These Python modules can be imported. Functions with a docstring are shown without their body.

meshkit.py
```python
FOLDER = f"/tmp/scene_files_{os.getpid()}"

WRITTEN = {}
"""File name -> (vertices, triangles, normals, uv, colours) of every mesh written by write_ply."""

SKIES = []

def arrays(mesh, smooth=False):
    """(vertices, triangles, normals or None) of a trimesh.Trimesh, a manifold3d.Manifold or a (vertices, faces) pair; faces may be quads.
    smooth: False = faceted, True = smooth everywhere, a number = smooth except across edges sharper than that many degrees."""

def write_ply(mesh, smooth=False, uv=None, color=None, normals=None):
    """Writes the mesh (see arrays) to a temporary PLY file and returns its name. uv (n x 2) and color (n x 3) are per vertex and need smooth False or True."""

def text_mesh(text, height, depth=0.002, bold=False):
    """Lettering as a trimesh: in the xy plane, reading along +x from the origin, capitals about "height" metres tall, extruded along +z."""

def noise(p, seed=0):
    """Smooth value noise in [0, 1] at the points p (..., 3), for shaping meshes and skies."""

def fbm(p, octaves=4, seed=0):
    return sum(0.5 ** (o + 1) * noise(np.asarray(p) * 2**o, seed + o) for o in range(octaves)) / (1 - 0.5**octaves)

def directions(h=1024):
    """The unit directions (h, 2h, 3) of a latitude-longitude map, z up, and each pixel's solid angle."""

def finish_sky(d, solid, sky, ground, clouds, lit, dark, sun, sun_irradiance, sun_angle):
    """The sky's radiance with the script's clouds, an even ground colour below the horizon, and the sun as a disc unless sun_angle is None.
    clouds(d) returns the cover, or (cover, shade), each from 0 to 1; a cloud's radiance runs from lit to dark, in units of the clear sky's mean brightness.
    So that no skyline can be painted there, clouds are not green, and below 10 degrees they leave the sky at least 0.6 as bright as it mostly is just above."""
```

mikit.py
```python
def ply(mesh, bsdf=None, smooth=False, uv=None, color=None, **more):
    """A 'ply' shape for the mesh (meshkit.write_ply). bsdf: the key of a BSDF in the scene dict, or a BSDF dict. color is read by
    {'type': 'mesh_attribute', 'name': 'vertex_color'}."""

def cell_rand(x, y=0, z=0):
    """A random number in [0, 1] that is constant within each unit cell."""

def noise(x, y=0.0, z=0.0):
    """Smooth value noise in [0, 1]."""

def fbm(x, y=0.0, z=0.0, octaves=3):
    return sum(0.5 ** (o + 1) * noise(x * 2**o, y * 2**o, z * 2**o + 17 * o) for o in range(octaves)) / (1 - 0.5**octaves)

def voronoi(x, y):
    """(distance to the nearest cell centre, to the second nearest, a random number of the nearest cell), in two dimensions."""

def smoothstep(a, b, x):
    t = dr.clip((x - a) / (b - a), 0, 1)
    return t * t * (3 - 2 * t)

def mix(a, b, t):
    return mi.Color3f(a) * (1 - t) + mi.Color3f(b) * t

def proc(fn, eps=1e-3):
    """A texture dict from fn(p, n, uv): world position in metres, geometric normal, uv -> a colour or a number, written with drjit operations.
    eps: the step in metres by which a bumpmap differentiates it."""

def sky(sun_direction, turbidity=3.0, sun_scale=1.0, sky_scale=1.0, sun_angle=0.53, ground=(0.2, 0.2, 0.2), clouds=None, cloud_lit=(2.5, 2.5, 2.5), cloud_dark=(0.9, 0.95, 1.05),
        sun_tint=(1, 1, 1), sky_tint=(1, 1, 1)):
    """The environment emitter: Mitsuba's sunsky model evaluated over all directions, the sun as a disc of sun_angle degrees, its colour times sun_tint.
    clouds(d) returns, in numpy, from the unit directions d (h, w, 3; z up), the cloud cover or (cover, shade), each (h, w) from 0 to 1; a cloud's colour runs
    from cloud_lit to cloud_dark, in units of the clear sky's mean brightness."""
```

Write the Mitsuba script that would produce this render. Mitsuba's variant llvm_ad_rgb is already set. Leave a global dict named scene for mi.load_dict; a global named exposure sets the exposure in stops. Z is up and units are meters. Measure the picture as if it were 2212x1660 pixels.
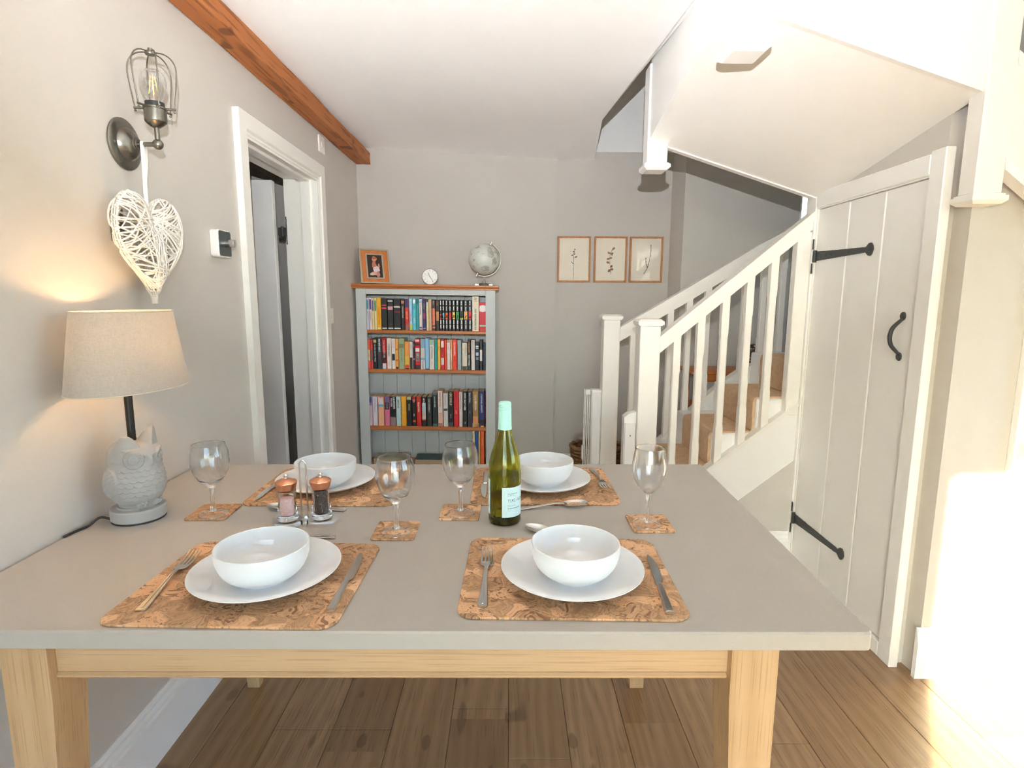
import math, random
import numpy as np, trimesh, mitsuba as mi, drjit as dr
from shapely.geometry import Polygon, box as sbox, Point
import meshkit, mikit
from mikit import noise, fbm, voronoi, cell_rand, smoothstep, mix

T4 = mi.ScalarTransform4f
PI = math.pi
random.seed(7)
rng = np.random.default_rng(11)
scene, labels = {}, {}

# ------------------------------------------------------------------ camera
EYE = np.array([0.0, 0.0, 1.29])
FWD = np.array([0.005491, 0.988681, -0.149936])
UP = np.array([-0.003625, 0.149957, 0.988686])
scene['camera'] = {'type': 'perspective', 'fov': 83.70, 'fov_axis': 'x', 'near_clip': 0.02, 'far_clip': 200.0,
                   'to_world': T4().look_at(origin=EYE.tolist(), target=(EYE + FWD).tolist(), up=UP.tolist())}
# ------------------------------------------------------------------ light
exposure = 1.12
SUN = (-0.545, -0.765, 0.342)      # low sun through the open garden doors behind the camera
scene['sky'] = mikit.sky(SUN, turbidity=3.0, sun_scale=25.0, sky_scale=21.0, sun_angle=0.6, ground=(0.34, 0.33, 0.30), sky_tint=(0.96, 1.0, 1.02), sun_tint=(0.71, 0.92, 1.13))
# the photographer's flash on the camera's hot shoe, its head tilted up (sharp shadows of the stair drops on the far wall)
scene['camera_flash'] = {'type': 'spot', 'to_world': T4().look_at(origin=[0.0, -0.03, 1.52], target=[0.02, 1.0, 2.05], up=[0, 0, 1]),
                         'intensity': {'type': 'rgb', 'value': [11.5, 12.0, 12.6]}, 'cutoff_angle': 46.0, 'beam_width': 20.0}

# ------------------------------------------------------------------ helpers
def numbered(key):
    if key not in scene and key not in labels and not any(k.startswith(key + '__') for k in (scene if '__' not in key else ())):
        return key
    i = 1
    while f'{key}_{i:03d}' in scene or f'{key}_{i:03d}' in labels:
        i += 1
    return f'{key}_{i:03d}'

def thing(name, label, cat, group=None):
    key = numbered(name)
    labels[key] = {'label': label, 'category': cat}
    if group: labels[key]['group'] = group
    return key

def struct(name, label=None):
    labels[name] = {'kind': 'structure'}
    if label: labels[name]['label'] = label
    return name

def put(key, mesh, mat, smooth=False, **kw):
    scene[key] = mikit.ply(mesh, mat, smooth, **kw)
    return key

def part(parent, name, mesh, mat, smooth=False, label=None, kind=None, **kw):
    key = numbered(parent + '__' + name)
    put(key, mesh, mat, smooth, **kw)
    if label or kind:
        labels[key] = {}
        if label: labels[key]['label'] = label
        if kind: labels[key]['kind'] = kind
    return key

def whole(name, label, cat, mesh, mat, smooth=False, group=None):
    key = thing(name, label, cat, group)
    return put(key, mesh, mat, smooth)

def cat(*ms):
    ms = [m for x in ms for m in (x if isinstance(x, (list, tuple)) else [x])]
    return trimesh.util.concatenate(ms)

def box(x0, x1, y0, y1, z0, z1, c=0.0015):
    x0, x1 = sorted((x0, x1)); y0, y1 = sorted((y0, y1)); z0, z1 = sorted((z0, z1))
    c = min(c, 0.45 * min(x1 - x0, y1 - y0, z1 - z0))
    if c <= 0:
        m = trimesh.creation.box(extents=(x1 - x0, y1 - y0, z1 - z0)); m.apply_translation(((x0 + x1) / 2, (y0 + y1) / 2, (z0 + z1) / 2)); return m
    P = []
    for x, sx in ((x0, 1), (x1, -1)):
        for y, sy in ((y0, 1), (y1, -1)):
            for z, sz in ((z0, 1), (z1, -1)):
                P += [(x, y + c * sy, z + c * sz), (x + c * sx, y, z + c * sz), (x + c * sx, y + c * sy, z)]
    return trimesh.convex.convex_hull(np.array(P))

def hull(P):
    return trimesh.convex.convex_hull(np.array(P, float))

def rounded_slab(cx, cy, w, d, r, z0, z1, rot=0.0, c=0.001, n=6):
    """rounded rectangle slab with a small chamfer"""
    def ring(off, z):
        g = sbox(-w / 2 + r, -d / 2 + r, w / 2 - r, d / 2 - r)
        a = []
        for qx, qy, a0 in ((1, 1, 0), (-1, 1, 90), (-1, -1, 180), (1, -1, 270)):
            for k in range(n + 1):
                t = math.radians(a0 + 90 * k / n)
                a.append((qx * (w / 2 - r) + (r - off) * math.cos(t), qy * (d / 2 - r) + (r - off) * math.sin(t), z))
        return a
    P = np.array(ring(c, z0) + ring(0, z0 + c) + ring(0, z1 - c) + ring(c, z1))
    R = np.array([[math.cos(rot), -math.sin(rot)], [math.sin(rot), math.cos(rot)]])
    P[:, :2] = P[:, :2] @ R.T + [cx, cy]
    return trimesh.convex.convex_hull(P)

def catmull(P, n=6):
    P = np.array(P, float); Q = np.vstack([2 * P[0] - P[1], P, 2 * P[-1] - P[-2]]); out = []
    for i in range(1, len(Q) - 2):
        for k in range(n):
            t = k / n
            out.append(0.5 * (2 * Q[i] + (Q[i + 1] - Q[i - 1]) * t + (2 * Q[i - 1] - 5 * Q[i] + 4 * Q[i + 1] - Q[i + 2]) * t * t + (3 * Q[i] - Q[i - 1] - 3 * Q[i + 1] + Q[i + 2]) * t ** 3))
    out.append(P[-1])
    return np.array(out)

def lathe(prof, n=48, cx=0, cy=0, cz=0, sx=1, sy=1):
    """revolve (r, z) about z; r = 0 ends become poles; oriented outwards"""
    prof = [(max(r, 0.0), z) for r, z in prof]
    V, rows = [], []
    for r, z in prof:
        if r < 1e-6:
            rows.append([len(V)] * n); V.append((0, 0, z))
        else:
            rows.append(list(range(len(V), len(V) + n)))
            V += [(r * math.cos(2 * PI * k / n) * sx, r * math.sin(2 * PI * k / n) * sy, z) for k in range(n)]
    F = []
    for a, b in zip(rows[:-1], rows[1:]):
        for k in range(n):
            k2 = (k + 1) % n
            if a[k] != a[k2]: F.append((a[k], a[k2], b[k2]))
            if b[k] != b[k2]: F.append((a[k], b[k2], b[k]))
    m = trimesh.Trimesh(np.array(V) + [cx, cy, cz], F, process=False)
    if m.volume < 0: m.invert()
    return m

def tube(path, r, n=8, closed=False):
    P = np.array(path, float)
    rad = np.broadcast_to(np.asarray(r, float), (len(P),))
    t = np.gradient(P, axis=0)
    if closed: t = np.roll(P, -1, 0) - np.roll(P, 1, 0)
    t /= np.linalg.norm(t, axis=1, keepdims=True) + 1e-12
    a = np.cross(t[0], [0.3, 0.9, 0.2]); a /= np.linalg.norm(a)
    V = []
    for i in range(len(P)):
        a = a - t[i] * (a @ t[i]); a /= np.linalg.norm(a) + 1e-12
        b = np.cross(t[i], a)
        for k in range(n):
            V.append(P[i] + rad[i] * (math.cos(2 * PI * k / n) * a + math.sin(2 * PI * k / n) * b))
    F = []; L = len(P)
    for i in range(L if closed else L - 1):
        j = (i + 1) % L
        for k in range(n):
            k2 = (k + 1) % n
            F += [(i * n + k, i * n + k2, j * n + k2), (i * n + k, j * n + k2, j * n + k)]
    if not closed:
        for k in range(1, n - 1):
            F += [(0, k + 1, k), ((L - 1) * n, (L - 1) * n + k, (L - 1) * n + k + 1)]
    return trimesh.Trimesh(V, F, process=False)

def prism(poly, axis, a0, a1):
    """extrude a 2D polygon (list of points or shapely) along an axis: 'x' -> (y,z), 'y' -> (x,z), 'z' -> (x,y)"""
    g = poly if hasattr(poly, 'exterior') else Polygon(poly)
    m = trimesh.creation.extrude_polygon(g.buffer(0), abs(a1 - a0), engine='earcut')
    v = m.vertices; lo = min(a0, a1)
    if axis == 'z': W = np.stack([v[:, 0], v[:, 1], v[:, 2] + lo], 1)
    elif axis == 'y': W = np.stack([v[:, 0], v[:, 2] + lo, v[:, 1]], 1)
    else: W = np.stack([v[:, 2] + lo, v[:, 0], v[:, 1]], 1)
    m = trimesh.Trimesh(W, m.faces, process=False)
    if m.volume < 0: m.invert()
    return m

def loft(sections):
    """sections: lists of ring points (same count) joined into a closed skin"""
    S = np.array(sections, float); L, n = S.shape[:2]; V = S.reshape(-1, 3); F = []
    for i in range(L - 1):
        for k in range(n):
            k2 = (k + 1) % n
            F += [(i * n + k, i * n + k2, (i + 1) * n + k2), (i * n + k, (i + 1) * n + k2, (i + 1) * n + k)]
    for k in range(1, n - 1):
        F += [(0, k + 1, k), ((L - 1) * n, (L - 1) * n + k, (L - 1) * n + k + 1)]
    m = trimesh.Trimesh(V, F, process=False)
    if m.volume < 0: m.invert()
    return m

def cyl(p0, p1, r, n=16):
    return tube([p0, p1], r, n)

def sphere(c, r, sub=2):
    m = trimesh.creation.icosphere(subdivisions=sub, radius=1.0)
    m.apply_scale(r); m.apply_translation(c); return m

def xf(m, M):
    m = m.copy(); m.apply_transform(M); return m

def rotz(a, c=(0, 0, 0)):
    return trimesh.transformations.rotation_matrix(a, [0, 0, 1], c)

# ------------------------------------------------------------------ materials
def rgb(c): return {'type': 'rgb', 'value': [float(x) for x in c]}
def srgb(r, g, b):
    f = lambda u: (u / 255 / 12.92) if u / 255 < 0.04045 else ((u / 255 + 0.055) / 1.055) ** 2.4
    return (f(r), f(g), f(b))
def two(b): return {'type': 'twosided', 'bsdf': b}
_cols = {}
def paint(c, rough=0.55, spec=0.35, metallic=0.0):
    """a plain coloured surface, shared by everything of that colour"""
    k = (tuple(round(x, 4) for x in c), rough, spec, metallic)
    if k not in _cols:
        _cols[k] = f'paint_{len(_cols)}'
        scene[_cols[k]] = two({'type': 'principled', 'base_color': rgb(c), 'roughness': rough, 'specular': spec, 'metallic': metallic})
    return _cols[k]
def textured(name, fn, rough=0.5, spec=0.35, bump=None, bscale=1.0, eps=1e-3, **kw):
    b = {'type': 'principled', 'base_color': mikit.proc(fn), 'roughness': rough, 'specular': spec, **kw}
    if bump is not None:
        b = {'type': 'bumpmap', 'arbitrary': mikit.proc(bump, eps), 'scale': bscale, 'bsdf': b}
    scene[name] = two(b)
    return name

WALL_C = (0.538, 0.503, 0.464)
def wall_fn(p, n, uv):
    return mi.Color3f(*WALL_C) * (0.975 + 0.05 * fbm(p.x * 3.1, p.y * 3.1, p.z * 3.1, 3))
def wall_bump(p, n, uv):
    return 0.0009 * fbm(p.x * 9, p.y * 9, p.z * 9, 2)
WALL = textured('wall_paint', wall_fn, 0.8, 0.15, wall_bump)
CEIL = paint((0.80, 0.79, 0.78), 0.85, 0.1)
WHITE = paint((0.81, 0.785, 0.735), 0.42, 0.4)            # satin cream-white woodwork
WHITE2 = paint((0.83, 0.82, 0.80), 0.42, 0.4)
DOORPAINT = paint((0.785, 0.77, 0.745), 0.5, 0.35)
FRAMEPAINT = paint((0.825, 0.81, 0.785), 0.45, 0.4)

def grain(a, b, c, stretch):
    """fine pores and slow bands along c; a, b across"""
    w = fbm(a * 6, b * 6, c * 0.9, 2)
    rings = 0.5 + 0.5 * dr.sin(a * 120 + b * 70 + w * 16)
    pores = smoothstep(0.55, 0.85, noise(a * 620, b * 620, c * stretch))
    return w, rings, pores
def oak_light(c0, c1, cp, axis):
    def fn(p, n, uv):
        q = (p.x, p.y, p.z)
        i = 'xyz'.index(axis)
        w, r, po = grain(q[(i + 1) % 3], q[(i + 2) % 3], q[i], 9)
        return mix(mix(c0, c1, 0.55 * w + 0.35 * r), cp, 0.38 * po)
    return fn
OAK = [srgb(170, 136, 98), srgb(194, 162, 126), srgb(140, 104, 70)]
OAK_Z = textured('oak_leg', oak_light(*OAK, 'z'), 0.5, 0.3)
OAK_X = textured('oak_rail', oak_light(*OAK, 'x'), 0.5, 0.3)
PINE = textured('honey_oak', oak_light(srgb(168, 96, 44), srgb(192, 120, 62), srgb(120, 62, 26), 'x'), 0.38, 0.45)
def beam_fn(p, n, uv):
    w = fbm(p.x * 9, p.z * 9, p.y * 1.3, 3)
    s = smoothstep(0.55, 0.8, noise(p.x * 130, p.z * 130, p.y * 6))
    k = 0.6 * smoothstep(0.80, 0.86, noise(p.x * 24, p.z * 24, p.y * 9))
    return mix(mix(mix(srgb(150, 84, 40), srgb(190, 122, 66), w), srgb(104, 54, 24), 0.6 * s), srgb(70, 38, 20), k)
BEAM = textured('old_beam_wood', beam_fn, 0.55, 0.3, lambda p, n, uv: 0.0022 * fbm(p.x * 28, p.y * 5, p.z * 28, 3))
PLANK_W = 0.1765
def floor_fn(p, n, uv):
    col = dr.floor((p.x - 0.002) / PLANK_W)
    t = cell_rand(col, dr.floor(p.y * 0.62 + 3.1 * cell_rand(col, 5.0)), 2.0)
    w = fbm(p.x * 9 + 13 * t, p.y * 1.1, t * 9, 3)
    cath = 0.5 + 0.5 * dr.sin(150 * (p.x - 0.002) + 26 * fbm(p.x * 7, p.y * 1.2 + 7 * t, t * 5, 2))
    pores = smoothstep(0.58, 0.85, noise(p.x * 420, p.y * 13, 3 * t))
    knot = smoothstep(0.80, 0.88, noise(p.x * 21, p.y * 10, 31.0)) * smoothstep(0.55, 0.7, noise(p.x * 2.3, p.y * 2.3, 3.0))
    c = mix(srgb(108, 78, 50), srgb(172, 140, 104), 0.45 * w + 0.55 * t)
    c = mix(c, srgb(104, 74, 48), 0.30 * cath)
    c = mix(c, srgb(84, 58, 38), 0.38 * pores)
    return mix(c, srgb(70, 48, 32), 0.45 * knot)
FLOOR = textured('floor_oak', floor_fn, 0.34, 0.5)
def top_fn(p, n, uv):
    return mi.Color3f(0.372, 0.338, 0.300) * (0.95 + 0.1 * fbm(p.x * 5, p.y * 5, p.z * 5, 3)) * (0.985 + 0.03 * noise(p.x * 300, p.y * 300, p.z * 300))
TOP = textured('tabletop_taupe', top_fn, 0.38, 0.4)
def cork_fn(p, n, uv):
    x, y = p.x * 34, p.y * 34
    u = x + 2.2 * fbm(x * 0.8, y * 0.8, 1.3, 2)
    v = y + 2.2 * fbm(x * 0.8, y * 0.8, 7.7, 2)
    streak = noise(34 * fbm(u * 0.55, v * 0.55, 5.0, 3), 3.0 * u, 2.0)
    fine = noise(u * 16, v * 16, 2.0)
    chip = smoothstep(0.62, 0.66, noise(u * 0.75, v * 1.1, 9.0) + 0.10 * (noise(u * 4, v * 4, 3.0) - 0.5))
    tone = noise(u * 0.7, v * 0.7, 21.0)
    fleck = smoothstep(0.70, 0.76, noise(u * 5.0, v * 7.0, 4.0)) * smoothstep(0.40, 0.55, noise(u * 0.9, v * 0.9, 14.0))
    crack = smoothstep(0.72, 0.78, noise(u * 11, v * 15, 6.0))
    c = mix(srgb(132, 98, 70), srgb(190, 152, 116), 0.6 * streak + 0.4 * fine)
    c = mix(c, mix(srgb(196, 146, 106), srgb(216, 176, 138), tone), 0.85 * chip)
    c = mix(c, srgb(92, 54, 36), 0.75 * fleck)
    return mix(c, srgb(110, 74, 50), 0.45 * crack)
CORK = textured('cork', cork_fn, 0.7, 0.2, lambda p, n, uv: 0.0012 * noise(p.x * 260, p.y * 260, p.z * 260))
PORCELAIN = paint((0.72, 0.725, 0.73), 0.07, 0.55)
STEEL = 'stainless_steel'
scene[STEEL] = two({'type': 'principled', 'base_color': rgb((0.66, 0.65, 0.63)), 'metallic': 1.0, 'roughness': 0.16})
CHROME = 'chrome'
scene[CHROME] = two({'type': 'principled', 'base_color': rgb((0.76, 0.72, 0.66)), 'metallic': 1.0, 'roughness': 0.08})
COPPER = 'brushed_copper'
scene[COPPER] = two({'type': 'principled', 'base_color': rgb((0.86, 0.40, 0.24)), 'metallic': 1.0, 'roughness': 0.24, 'anisotropic': 0.5})
PEWTER = 'antique_pewter'
scene[PEWTER] = two({'type': 'principled', 'base_color': rgb((0.215, 0.205, 0.180)), 'metallic': 1.0, 'roughness': 0.32})
IRON = paint(srgb(48, 50, 52), 0.5, 0.4)
BLACK = paint((0.02, 0.02, 0.021), 0.4, 0.4)
GLASS = 'clear_glass'
scene[GLASS] = {'type': 'roughdielectric', 'alpha': 0.004, 'int_ior': 1.5, 'ext_ior': 1.0}
ACRYL = 'clear_acrylic'
scene[ACRYL] = {'type': 'dielectric', 'int_ior': 1.49, 'ext_ior': 1.0}
PANE = 'window_pane'
scene[PANE] = {'type': 'thindielectric', 'int_ior': 1.5}
BOTTLEGLASS = 'green_bottle_glass'
scene[BOTTLEGLASS] = {'type': 'roughdielectric', 'alpha': 0.006, 'int_ior': 1.5, 'ext_ior': 1.0, 'specular_transmittance': rgb((0.80, 0.79, 0.27))}
BOTTLEBASE = 'thick_green_glass'
scene[BOTTLEBASE] = {'type': 'roughdielectric', 'alpha': 0.006, 'int_ior': 1.5, 'ext_ior': 1.0, 'specular_transmittance': rgb((0.30, 0.30, 0.09))}
WINE = 'white_wine'
scene[WINE] = {'type': 'dielectric', 'int_ior': 1.34, 'ext_ior': 1.0, 'specular_transmittance': rgb((0.86, 0.86, 0.55))}
def concrete_fn(p, n, uv):
    return mi.Color3f(0.345, 0.33, 0.315) * (0.93 + 0.14 * fbm(p.x * 40, p.y * 40, p.z * 40, 3))
OWL = textured('owl_plaster', concrete_fn, 0.85, 0.15, lambda p, n, uv: 0.0003 * noise(p.x * 700, p.y * 700, p.z * 700))
def linen(p):
    a = dr.atan2(p.y - 1.3226, p.x + 0.882) * 60
    th = noise(a * 3.2, p.z * 120, 1.0); tv = noise(a * 0.5, p.z * 900, 2.0)
    return 0.80 + 0.2 * (0.5 * th + 0.5 * tv) + 0.10 * (noise(a * 4, p.z * 900, 3.0) - 0.5)
def linen_fn(p, n, uv):
    return mi.Color3f(0.38, 0.36, 0.335) * linen(p)
scene['linen_shade'] = {'type': 'principledthin', 'base_color': mikit.proc(linen_fn), 'roughness': 0.9, 'diff_trans': 0.26, 'eta': 1.1}
def carpet_fn(p, n, uv):
    return mix(srgb(188, 156, 126), srgb(212, 182, 152), fbm(p.x * 60, p.y * 60, p.z * 60, 3))
CARPET = textured('carpet_beige', carpet_fn, 0.95, 0.05, lambda p, n, uv: 0.003 * noise(p.x * 240, p.y * 240, p.z * 240))
WICKERW = paint((0.80, 0.76, 0.70), 0.6, 0.3)
def basket_fn(p, n, uv): return mix(srgb(96, 70, 48), srgb(150, 116, 84), noise(p.x * 90, p.y * 90, p.z * 90))
BASKET = textured('basket_willow', basket_fn, 0.7, 0.2)
BK_GREY = paint(srgb(190, 194, 192), 0.5, 0.35)
BK_BACK = BK_GREY
PAGES = paint(srgb(176, 152, 124), 0.9, 0.1)
FRAMEWOOD = textured('frame_oak', oak_light(srgb(170, 116, 70), srgb(192, 140, 92), srgb(130, 80, 44), 'z'), 0.5, 0.3)
PAPER = paint(srgb(232, 224, 210), 0.9, 0.1)

# ================================================================== THE SETTING
LW = -0.99
CZ = 2.2
# floor of single oak boards
fl = struct('floor')
put('floor', box(-2.6, 3.1, -1.3, 4.3, -0.06, -0.012, 0), paint((0.09, 0.06, 0.04), 0.8, 0.1))
for i in range(-6, 17):
    x0 = 0.002 + i * PLANK_W
    y = -1.3 - rng.uniform(0, 1.2)
    cuts = {-4: [1.548], -3: [1.548, 3.2], 0: [1.438, 3.1], 4: [1.494, 3.0]}.get(i)
    ys = [-1.3]
    if cuts: ys += cuts
    else:
        y = -1.3 + rng.uniform(0.5, 1.5)
        while y < 4.1:
            ys.append(y); y += rng.uniform(1.3, 1.9)
    ys.append(4.3)
    for a, b in zip(ys[:-1], ys[1:]):
        if b - a < 0.2: continue
        part('floor', 'plank', box(x0 + 0.0006, x0 + PLANK_W - 0.0006, a + 0.0006, b - 0.0006, -0.0125, 0.0, 0.0012), FLOOR)
# left wall with the doorway
DY0, DY1, DZ = 2.245, 3.052, 1.895
struct('wall_left')
put('wall_left', cat(box(LW - 0.16, LW, -1.3, DY0, 0, 2.3, 0), box(LW - 0.16, LW, DY1, 4.1, 0, 2.3, 0), box(LW - 0.16, LW, DY0, DY1, DZ, 2.3, 0)), WALL)
# far wall (chimney breast) and the shallow alcove beside it
struct('wall_back')
put('wall_back', prism([(-1.15, 3.865), (-0.99, 3.865), (0.313, 3.935), (0.313, 4.2), (-1.15, 4.2)], 'z', 0, 2.6), WALL)
struct('wall_alcove')
put('wall_alcove', box(0.313, 1.09, 3.985, 4.15, 0, 2.248, 0), WALL)
struct('wall_stairwell')
put('wall_stairwell', box(0.2, 1.09, 3.985, 4.15, 2.248, 3.6, 0), CEIL)
# projecting pier on the right, with the stair window
struct('wall_pier')
put('wall_pier', cat(box(1.09, 1.815, 3.685, 4.15, 0, 3.6, 0), box(1.815, 3.1, 3.685, 3.83, 0, 1.15, 0), box(1.815, 3.1, 3.685, 3.83, 2.05, 3.6, 0), box(2.5, 3.1, 3.685, 3.83, 1.15, 2.05, 0)), WALL)
w1 = struct('window_1')
part(w1, 'frame', cat(box(1.815, 1.835, 3.70, 3.74, 1.15, 2.05, 0.003), box(2.46, 2.50, 3.70, 3.74, 1.15, 2.05, 0.003), box(1.815, 2.5, 3.70, 3.74, 1.15, 1.19, 0.003), box(1.815, 2.5, 3.70, 3.74, 2.01, 2.05, 0.003)), WHITE2)
part(w1, 'pane', box(1.83, 2.47, 3.718, 3.722, 1.18, 2.02, 0), PANE)
# ceiling: an old sagging one, the stair opening cut from its right side
cz = [(-1.1, -1.3, 2.2), (0.6, -1.3, 2.24), (3.1, -1.3, 2.26), (3.1, 1.745, 2.26), (0.605, 1.745, 2.235), (0.60, 2.10, 2.238), (0.585, 2.60, 2.275), (0.49, 3.20, 2.222), (0.567, 4.0, 2.2), (0.31, 4.0, 2.19), (-1.1, 4.0, 2.238), (-1.1, 2.0, 2.205)]
CV = np.array(cz + [(x, y, z + 0.12) for x, y, z in cz]); nC = len(cz)
from mapbox_earcut import triangulate_float64
tri = triangulate_float64(np.array(cz)[:, :2].copy(), np.array([nC], dtype=np.uint32)).reshape(-1, 3)
CF = [tuple(t[::-1]) for t in tri] + [tuple(t + nC) for t in tri]
for k in range(nC):
    k2 = (k + 1) % nC
    CF += [(k, k2, k2 + nC), (k, k2 + nC, k + nC)]
struct('ceiling'); put('ceiling', trimesh.Trimesh(CV, CF, process=False), CEIL)
struct('ceiling_stairwell'); put('ceiling_stairwell', box(0.2, 3.1, 1.7, 4.15, 3.5, 3.6, 0), CEIL)
struct('wall_landing'); put('wall_landing', cat(box(0.18, 0.30, 1.60, 4.1, 2.33, 3.6, 0), box(0.3, 3.1, 1.60, 1.70, 2.40, 3.6, 0)), CEIL)
# right-hand side
struct('wall_cupboard')
put('wall_cupboard', cat(box(1.372, 1.46, 1.872, 2.668, 0, 2.3, 0), box(1.40, 2.95, 2.56, 2.668, 0, 3.5, 0)), WALL)
struct('wall_garden')
put('wall_garden', box(1.412, 3.1, 1.80, 1.90, 0, 1.95, 0), WALL)
struct('wall_right'); put('wall_right', cat(box(2.95, 3.1, -1.3, -0.9, 0, 2.4, 0), box(2.95, 3.1, 1.2, 4.1, 0, 3.6, 0), box(2.95, 3.1, -0.9, 1.2, 0, 0.85, 0), box(2.95, 3.1, -0.9, 1.2, 2.1, 2.4, 0)), WALL)
w2 = struct('window_2')
part(w2, 'frame', cat(box(2.99, 3.04, -0.9, -0.85, 0.85, 2.1, 0.002), box(2.99, 3.04, 1.15, 1.2, 0.85, 2.1, 0.002), box(2.99, 3.04, -0.9, 1.2, 0.85, 0.90, 0.002), box(2.99, 3.04, -0.9, 1.2, 2.05, 2.1, 0.002), box(2.99, 3.04, 0.125, 0.175, 0.9, 2.05, 0.002)), WHITE2)
# wall behind the camera with the open garden doors
DX0, DX1 = -0.79, 0.74
struct('wall_front')
put('wall_front', cat(box(-1.15, DX0, -1.3, -1.2, 0, 2.3, 0), box(DX1, 3.1, -1.3, -1.2, 0, 2.3, 0), box(DX0, DX1, -1.3, -1.2, 2.135, 2.3, 0)), WALL)
d3 = struct('door_3')
part(d3, 'frame', cat(box(DX0, DX0 + 0.05, -1.30, -1.22, 0, 2.1, 0.002), box(DX1 - 0.05, DX1, -1.30, -1.22, 0, 2.1, 0.002), box(DX0, DX1, -1.30, -1.22, 2.095, 2.135, 0.002)), WHITE2)
# dim room behind the left doorway
struct('wall_hall')
put('wall_hall', cat(box(-2.6, -2.5, 1.6, 4.0, 0, 2.4, 0), box(-2.6, -1.15, 3.6, 3.7, 0, 2.4, 0), box(-2.6, -1.15, 1.6, 1.7, 0, 2.4, 0)), WALL)
struct('ceiling_hall'); put('ceiling_hall', box(-2.6, -1.15, 1.6, 4.0, 2.3, 2.4, 0), CEIL)
# skirting boards
SK = [(0, 0), (0.018, 0), (0.018, 0.135), (0.013, 0.141), (0.013, 0.150), (0.009, 0.160), (0.009, 0.170), (0.004, 0.181), (0, 0.181)]
struct('baseboard_left')
put('baseboard_left', cat(prism([(LW + a, b) for a, b in SK], 'y', -1.3, 2.163), prism([(LW + a, b) for a, b in SK], 'y', 3.122, 3.86)), WHITE2)
struct('baseboard_back'); put('baseboard_back', prism([(3.985 - a, b) for a, b in SK], 'x', 0.313, 1.09), WHITE2)
struct('baseboard_garden')
put('baseboard_garden', prism([(1.80 - a, b) for a, b in SK], 'x', 1.395, 2.95), WHITE2)
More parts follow.
